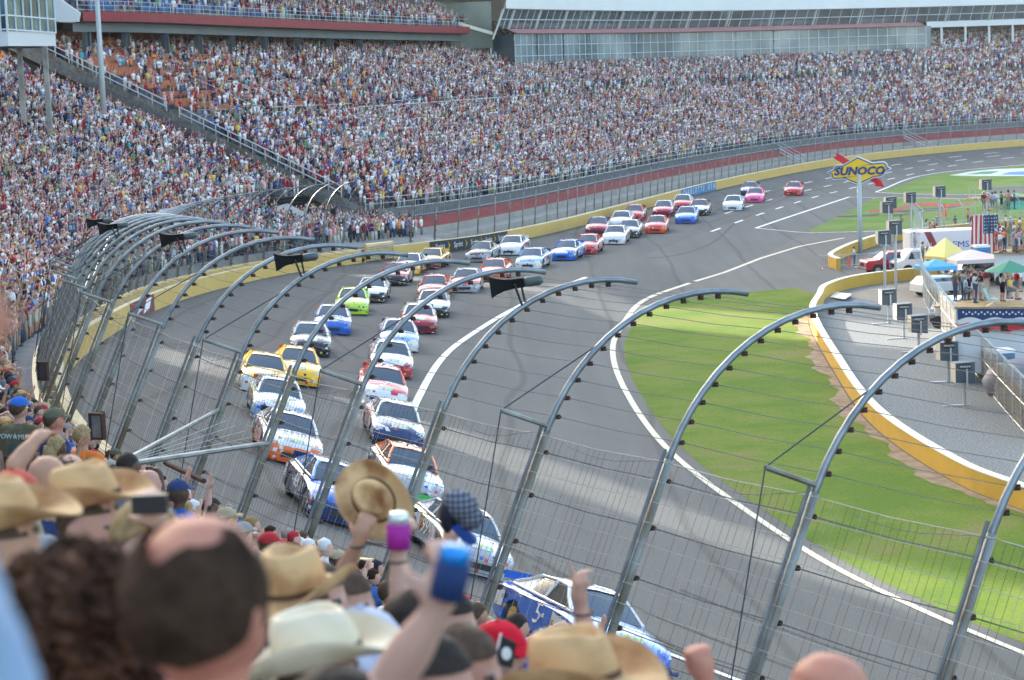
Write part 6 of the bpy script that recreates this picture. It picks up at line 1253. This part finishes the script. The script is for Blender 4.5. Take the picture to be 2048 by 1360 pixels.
for px, py, a_, c_, lab in ((1885, 590, 20, (.60, .60, .60), 'silver grey car parked under the light blue canopy'), (1948, 560, 190, (.70, .71, .72), 'white car parked under the broad pale canopy'), (2010, 560, 175, (.30, .02, .03), 'dark red car parked behind the people on the motor home'), (1895, 640, 250, (.72, .72, .70), 'white car parked behind the shade netting near the wall bend'), (1925, 500, 185, (.05, .10, .22), 'dark blue car parked behind the medical trailer'), (2035, 560, 190, (.68, .68, .66), 'white car parked at the right edge behind the green umbrella')):
    vehicle('parked_car', lab, 'car', gz(px, py), R(a_), [(2.3, .4), (2.35, .8), (1.3, 1.0), (.6, 1.45), (-1.7, 1.5), (-2.25, 1.0), (-2.3, .4)], 1.8, mat('car paint %d' % px, c_, .3), (1.4, -1.4), sidewin(.9, -1.7, 1.0, 1.38, .9, .1, .2), wr=.32)
# ------------------------------------------------------------------ spectators right in front of the lens
def fig(label, px, py, d, ang, shirt, skin, arms=None, hair=None, hat=None, sc=1.0, tilt=0, vox=.012, trous='khaki shorts', grp='foreground spectators', wide=1.0, parts=()):
    """head centre at pixel (px, py) and distance d; arms: dict side -> (elbow px, py, d), (wrist px, py, d), hand dir px offset, normal, mode"""
    hc = np.array(at_d(px, py, d)); c, s = math.cos(ang), math.sin(ang); base = hc-np.array([0, 0, 1.64*sc]); r_ = thing('person', label, 'person', base, ang, grp); r_.scale = (sc, sc, sc)
    Ri = np.array([[c, s, 0], [-s, c, 0], [0, 0, 1.]])
    def loc(q): return Ri@(np.array(q)-base)/sc
    def arm(A):
        if A is None: return None
        e, w_, dr, n, mode = A; return (loc(at_d(*e)), loc(at_d(*w_)), (Ri@(np.array(at_d(*dr))-np.array(at_d(*w_)))) if dr else None, Ri@np.array(n, float), mode)
    a = arms or {}; df = POSES['with arms at the sides']
    me = caps_mesh(body_caps(arm(a['L']) if 'L' in a else df[0], arm(a['R']) if 'R' in a else df[1], sleeve=.45, wide=wide), 'person_body', vox)
    o = bpy.data.objects.new('body', me); COL.objects.link(o); o.parent = r_
    for q, m_ in ((0, cloth(shirt+' cloth', SHC[shirt])), (1, skin), (2, cloth(trous, TRC[trous]))): o.material_slots[q].link = 'OBJECT'; o.material_slots[q].material = m_
    if hair: add_part('hair', HM[hair[0]], mat(hair[1]+' hair', HRC[hair[1]], .7, noise=.4, scale=40, spec=.3), r_)
    if hat:
        kind, m_, rz, sc2 = hat; h_ = add_part('hat' if kind == 'cowboy' else 'cap', HM[kind], m_, r_); h_.rotation_euler = (0, 0, rz); h_.scale = (sc2,)*3; h_.location = (0, 0, 1.70*(1-sc2))
        if kind == 'cowboy': k2 = .88*sc2; h_.scale = (k2, k2, k2); h_.rotation_euler = (tilt-R(13), 0, rz); pv_ = Vector((0, .006, 1.70)); h_.location = pv_-(h_.rotation_euler.to_matrix()@pv_)*k2+Vector((0, .01, .012))
    return r_
TR_ = math.atan2(.49, .87)                                      # direction of the track, seen from this row
A0 = R(62)                                                      # facing down the rows towards the track (figure faces -y at 0)
tan, fair, lig, sun, drk = SKM[1], SKM[0], SKM[2], SKM[3], SKM[4]
# bald man with a ring of dark hair
bm = fig('balding man seen from behind with a ring of dark hair, very close to the lens', 408, 1203, 3.05, R(150), 'pink', sun, sc=1.06, wide=1.05)
b = MB(); rs = []
for i in range(9):
    r_ = []
    for j in range(26):
        q = 2*math.pi*j/26; back = max(0, math.sin(q)); a0_ = 50-20*(1-back)+5*math.sin(5*q); a = R(a0_)+(R(118+20*back)-R(a0_))*i/8; k_ = 1+rnd.uniform(-.035, .045)
        if math.sin(q) < -.45: k_ = .93
        r_.append((.100*math.sin(a)*math.cos(q)*k_, .014+.112*math.sin(a)*math.sin(q)*k_, 1.652+.108*math.cos(a)*k_))
    rs.append(r_)
b.grid(rs, closed=True); b.build('hair', mat('dark brown wavy hair', (.085, .050, .033), .9, noise=.8, scale=16, contrast=.3, bump=.8, spec=.12), bm, smooth=True, local=True)
# woman with dark curls
cw = fig('person with a mass of dark brown curls seen from behind, left of the balding man', 165, 1245, 3.5, R(160), 'light blue', tan, sc=1.0)
b = MB()
for q in range(420):
    th = rnd.uniform(0, 2*math.pi); ph = math.acos(rnd.uniform(-.75, 1)); k_ = rnd.uniform(.82, 1.0)
    c = V3(.135*math.sin(ph)*math.cos(th)*k_, .02+.135*math.sin(ph)*math.sin(th)*k_, 1.635+.155*math.cos(ph)*k_)
    if c[1] < -.07 and c[2] < 1.68: continue
    P = [c+V3(.016*math.cos(t*2.4+q), .016*math.sin(t*2.4+q), -.010*t) for t in range(6)]; b.tube(P, [.009, .012, .012, .012, .01, .006], 5)
b.ell((0, .03, 1.64), (.115, .11, .13), 14, 10); b.build('hair', mat('dark brown curls', (.10, .048, .028), .8, noise=.75, scale=18, spec=.15), cw, smooth=True, local=True)
fig('person in straw hat at the left edge behind the dark curls', 14, 1100, 5.6, A0, 'tan', tan, hair=('thin', 'brown'), hat=('cowboy', STR, R(25), 1.05))
fig('person in tan cowboy hat behind the curly haired one, hat crown in full view', 185, 1048, 6.8, A0, 'white', fair, hair=('thin', 'brown'), hat=('cowboy', STR, R(10), 1.12))
fig('person in faded red cap at the left edge, above the straw hat', 30, 1002, 8.4, A0, 'grey', fair, hair=('thin', 'brown'), hat=('cap', cloth('faded red cap', (.50, .10, .07)), 0, 1))
fig('person with shaved head beside the faded red cap', 96, 965, 9.5, A0, 'navy blue', tan)
fig('second person with shaved head, right of the first', 140, 955, 11, A0, 'black', fair, hair=('thin', 'brown'))
fig('person in large tan cowboy hat at the bottom, in front of the leading car', 1165, 1418, 5.3, R(75), 'white', fair, hair=('thin', 'brown'), hat=('cowboy', STR, R(-15), 1.18), tilt=R(4))
fig('person in cream cowboy hat at the bottom edge left of the raised blue can', 650, 1372, 5.2, A0, 'teal', fair, hair=('thin', 'brown'), hat=('cowboy', STR2, R(20), 1.1))
fig('person in tan cowboy hat right behind the balding man', 600, 1228, 6.0, R(95), 'tan', sun, hair=('thin', 'dark'), hat=('cowboy', STR, R(60), 1.1), tilt=R(8))
WCAP = cloth('white ball cap', (.50, .53, .66))
fig('person in white ball cap left of the raised forearms', 728, 1312, 5.8, A0, 'red', fair, hair=('thin', 'dark'), hat=('cap', WCAP, R(-20), 1.12))
fig('person in a second white ball cap below the first', 672, 1378, 5.5, A0, 'dark red', fair, hair=('thin', 'dark'), hat=('cap', WCAP, R(-20), 1.1))
fig('person with short brown hair right of the raised blue can', 930, 1345, 5.6, A0, 'black', fair, hair=('short', 'brown'))
fig('person with dark hair and bare shoulder below the blue can', 870, 1375, 5.0, A0, 'white', fair, hair=('short', 'dark'))
fig('person with brown hair looking right, between white cap and blue can', 835, 1265, 6.6, A0, 'light blue', fair, hair=('short', 'dark'))
fig('bearded person in bright red cap in front of the leading car', 1000, 1303, 8.8, A0, 'black', fair, hair=('thin', 'brown'), hat=('cap', cloth('bright red cap', (.62, .01, .03)), 0, 1.05))
fig('person with bare bald head at the bottom right', 1660, 1415, 4.6, R(100), 'white', sun, sc=1.02)
fig('person with brown hair behind the white ball cap', 640, 1195, 7.5, A0, 'grey', fair, hair=('short', 'brown'))
fig('person with short brown hair left of the pink can forearm', 700, 1205, 8.5, A0, 'tan', fair, hair=('short', 'brown'))
fig('person at the extreme left edge with dark hair, blurred by nearness', -272, 590, 1.75, R(115), 'light blue', sun, hair=('short', 'dark'), sc=1.0)
# raised arms
HT = (705, 1080, 8.6)
a1 = fig('person with one arm raised waving a straw hat', 640, 1290, 8.8, A0, 'black', tan, {'R': ((672, 1175, 8.7), (718, 1082, 8.6), (730, 1045, 8.6), (.2, 1, 0), 'grip')}, hair=('short', 'brown'))
a2 = fig('person raising a can in a pink sleeve', 880, 1330, 6.9, A0, 'white', lig, {'R': ((806, 1230, 6.8), (797, 1105, 6.8), (800, 1070, 6.8), (.55, .35, .1), 'grip')}, hair=('short', 'dark'))
a3 = fig('person raising a can in a blue sleeve with a thick forearm', 690, 1480, 4.0, A0, 'red', lig, {'R': ((790, 1350, 4.0), (872, 1222, 3.95), (893, 1160, 3.95), (-.1, .4, .3), 'grip')}, hair=('short', 'dark'), sc=1.08)
a4 = fig('person pointing one finger up above the large tan cowboy hat', 1190, 1345, 7.6, A0, 'white', fair, {'R': ((1172, 1290, 7.5), (1163, 1213, 7.5), (1150, 1150, 7.5), (1, .3, 0), 'point')}, hair=('short', 'brown'))
a5 = fig('person raising a fist at the lower right', 1370, 1470, 6.4, A0, 'grey', sun, {'R': ((1412, 1440, 6.3), (1412, 1362, 6.3), (1404, 1325, 6.3), (-.3, 1, 0), 'fist')}, hair=('short', 'brown'))
a6 = fig('person holding up a plaid cap, hidden behind the blue can', 905, 1245, 8.6, A0, 'navy blue', fair, {'R': ((900, 1180, 8.6), (898, 1110, 8.6), (900, 1070, 8.6), (.5, .6, 0), 'grip')}, hair=('short', 'dark'))
a7 = fig('person stretching a forearm across at the left edge', -20, 1010, 9.0, R(40), 'tan', tan, {'R': ((30, 930, 9.0), (72, 880, 9.1), (90, 862, 9.2), (0, 0, -1), 'relaxed')}, hair=('short', 'blond'))
a8 = fig('person holding up a small camera beside the tan cowboy hat', 300, 1085, 6.3, A0, 'pink', lig, {'R': ((345, 1110, 6.2), (322, 1052, 6.2), (310, 1015, 6.2), (-.6, .6, 0), 'grip')}, hair=('short', 'blond'))
def wrist(px, py, d, m_, par, name='bracelet', r=.034, sc=1):
    c = np.array(at_d(px, py, d)); b = MB(); P = [c+np.array([r*math.cos(t), r*math.sin(t)*.9, .006*math.sin(t)]) for t in np.linspace(0, 2*math.pi, 17)]; b.tube(P, .004, 6); b.build(name, m_, par)
wrist(1165, 1224, 7.5, mat('dark red band', (.06, .01, .02), .6), a4); wrist(797, 1118, 6.8, M['black'], a2); wrist(716, 1090, 8.6, M['black'], a1)
# things held up
def can(label, px, py, d, mc, lid, tilt=0, s=1.0):
    c = np.array(at_d(px, py, d)); ax = V3(math.sin(tilt), 0, math.cos(tilt)); r_ = thing('drink_can', label, 'can', c-ax*.06*s)
    b = MB(); b.tube([c-ax*.058*s, c-ax*.056*s, c+ax*.022*s, c+ax*.024*s], [.03*s, .037*s, .038*s, .034*s], 20); b.build('foam_sleeve', mc, r_, smooth=True)
    b = MB(); b.tube([c+ax*.02*s, c+ax*.048*s, c+ax*.058*s, c+ax*.06*s], [.0335*s, .0335*s, .028*s, .026*s], 20); b.build('can_top', lid, r_, smooth=True)
can('silver topped can in a magenta foam sleeve held in a raised hand', 797, 1062, 6.78, mat('magenta foam', (.34, .01, .26), .7), mat('silver can', (.62, .68, .72), .3, .6), R(3), 1.0)
can('blue can in a dark blue foam sleeve held in the large raised hand', 903, 1146, 3.92, mat('navy foam', (.006, .03, .12), .8), mat('bright blue can', (.02, .25, .70), .3, .4), R(14), .86)
# waved straw hat, seen from above its crown
wh = thing('straw_hat', 'tan cowboy hat with brown edges waved in a raised hand above the crowd', 'hat', at_d(748, 998, 8.75)); b = hatm(1.0, curl=.8)
c = Vector(at_d(748, 1000, 8.75)); zv = Vector((-.10, -.93, .30)).normalized(); yv = Vector((-.55, .2, .6)); yv = (yv-zv*yv.dot(zv)).normalized(); xv = yv.cross(zv)
Mh = Matrix((xv, yv, zv)).transposed(); b.v = [tuple(Mh@Vector(v)*.80+c) for v in b.v]; b.build('straw_body', [STR3, mat('brown hat band', (.1, .045, .02), .8)], wh, smooth=True)
b = MB(); P = [tuple(Mh@Vector((.096*math.cos(t), .118*math.sin(t), .012))*.80+c) for t in np.linspace(0, 2*math.pi, 30)]; b.tube(P, .007, 6); b.tube([tuple(Mh@Vector(p)*.80+c) for p in ((-.10, 0, 0), (-.17, -.02, .02), (-.2, -.10, 0), (-.12, -.2, -.03))], .006, 6); b.build('hat_cord', mat('dark brown cord', (.06, .025, .012), .7), wh)
# plaid cap held up
pc = thing('plaid_cap', 'grey plaid newsboy cap held up above the raised blue can', 'cap', at_d(920, 1015, 8.4)); m = mat('grey plaid', (.10, .11, .15), .85); n = m.node_tree; bs = n.nodes['Principled BSDF']; L = n.links.new
tc = n.nodes.new('ShaderNodeTexCoord'); vals = []
for dr in ('X', 'Z'):
    wv = n.nodes.new('ShaderNodeTexWave'); wv.bands_direction = dr; wv.inputs['Scale'].default_value = 15; L(tc.outputs['Object'], wv.inputs[0]); vals.append(wv)
ad = n.nodes.new('ShaderNodeMath'); ad.operation = 'ADD'; L(vals[0].outputs[1], ad.inputs[0]); L(vals[1].outputs[1], ad.inputs[1]); cr = n.nodes.new('ShaderNodeValToRGB'); cr.color_ramp.elements[0].color = (.03, .035, .06, 1); cr.color_ramp.elements[1].color = (.20, .22, .27, 1); cr.color_ramp.elements[0].position = .35; cr.color_ramp.elements[1].position = .9; dv = n.nodes.new('ShaderNodeMath'); dv.operation = 'MULTIPLY'; dv.inputs[1].default_value = .5; L(ad.outputs[0], dv.inputs[0]); L(dv.outputs[0], cr.inputs[0]); L(cr.outputs[0], bs.inputs['Base Color'])
c = np.array(at_d(921, 1012, 8.4)); b = MB(); b.ell(c, (.082, .085, .062), 20, 12, ax=[(.8, 0, -.6), (0, 1, 0), (.6, 0, .8)]); b.ell(c+[.03, 0, -.045], (.06, .07, .05), 16, 10); b.build('crown', m, pc, smooth=True)
b = MB(); b.ell(c+[-.055, -.01, -.035], (.03, .07, .068), 16, 10); b.build('opening', mat('dark lining', (.008, .008, .018), .9), pc, smooth=True); b = MB(); b.prism([c+[-.045, -.05, -.07], c+[-.045, .05, -.07], c+[.02, .05, -.15], c+[.02, -.05, -.15]], (.04, 0, .01)); b.build('peak', cloth('blue peak', (.02, .06, .25)), pc)
# small dark camera and a small flag
cmr = thing('camera', 'small black camera held up in front of the tan cowboy hat', 'camera', at_d(300, 1010, 6.2)); c = np.array(at_d(300, 1008, 6.15)); b = MB(); b.box(c, (.10, .03, .055)); b.tube([c, c+[.03, .05, 0]], [.025, .022], 12); b.build('body', M['black'], cmr)
fg = thing('hand_flag', 'small black flag with a white device beside the bright red cap', 'flag', at_d(985, 1320, 7.6)); c = np.array(at_d(985, 1345, 7.6)); b = MB(); b.tube([c, c+[.035, 0, .14]], .004, 6); b.build('stick', M['white'], fg); b = MB(); b.prism([c+[.008, 0, .03], c+[.034, 0, .135], c+[.09, .01, .10], c+[.07, .01, .01]], (0, .002, 0)); b.build('cloth', M['black'], fg); b = MB(); b.ell(c+[.052, -.004, .068], (.018, .002, .024), 12, 8); b.build('device', M['white'], fg)
# ------------------------------------------------------------------ hazy summer air between the camera and the far stands
hz = MB(); hz.box((60, 250, 42.5), (520, 640, 87.4)); hzo = hz.build('haze', bpy.data.materials.new('summer haze')); hzo['kind'] = 'stuff'
m = hzo.data.materials[0]; m.use_nodes = True; n = m.node_tree; n.nodes.clear(); ou = n.nodes.new('ShaderNodeOutputMaterial'); pv = n.nodes.new('ShaderNodeVolumePrincipled'); pv.inputs['Density'].default_value = .00008; pv.inputs['Color'].default_value = (.85, .92, 1, 1); pv.inputs['Anisotropy'].default_value = .3
n.links.new(pv.outputs[0], ou.inputs['Volume'])
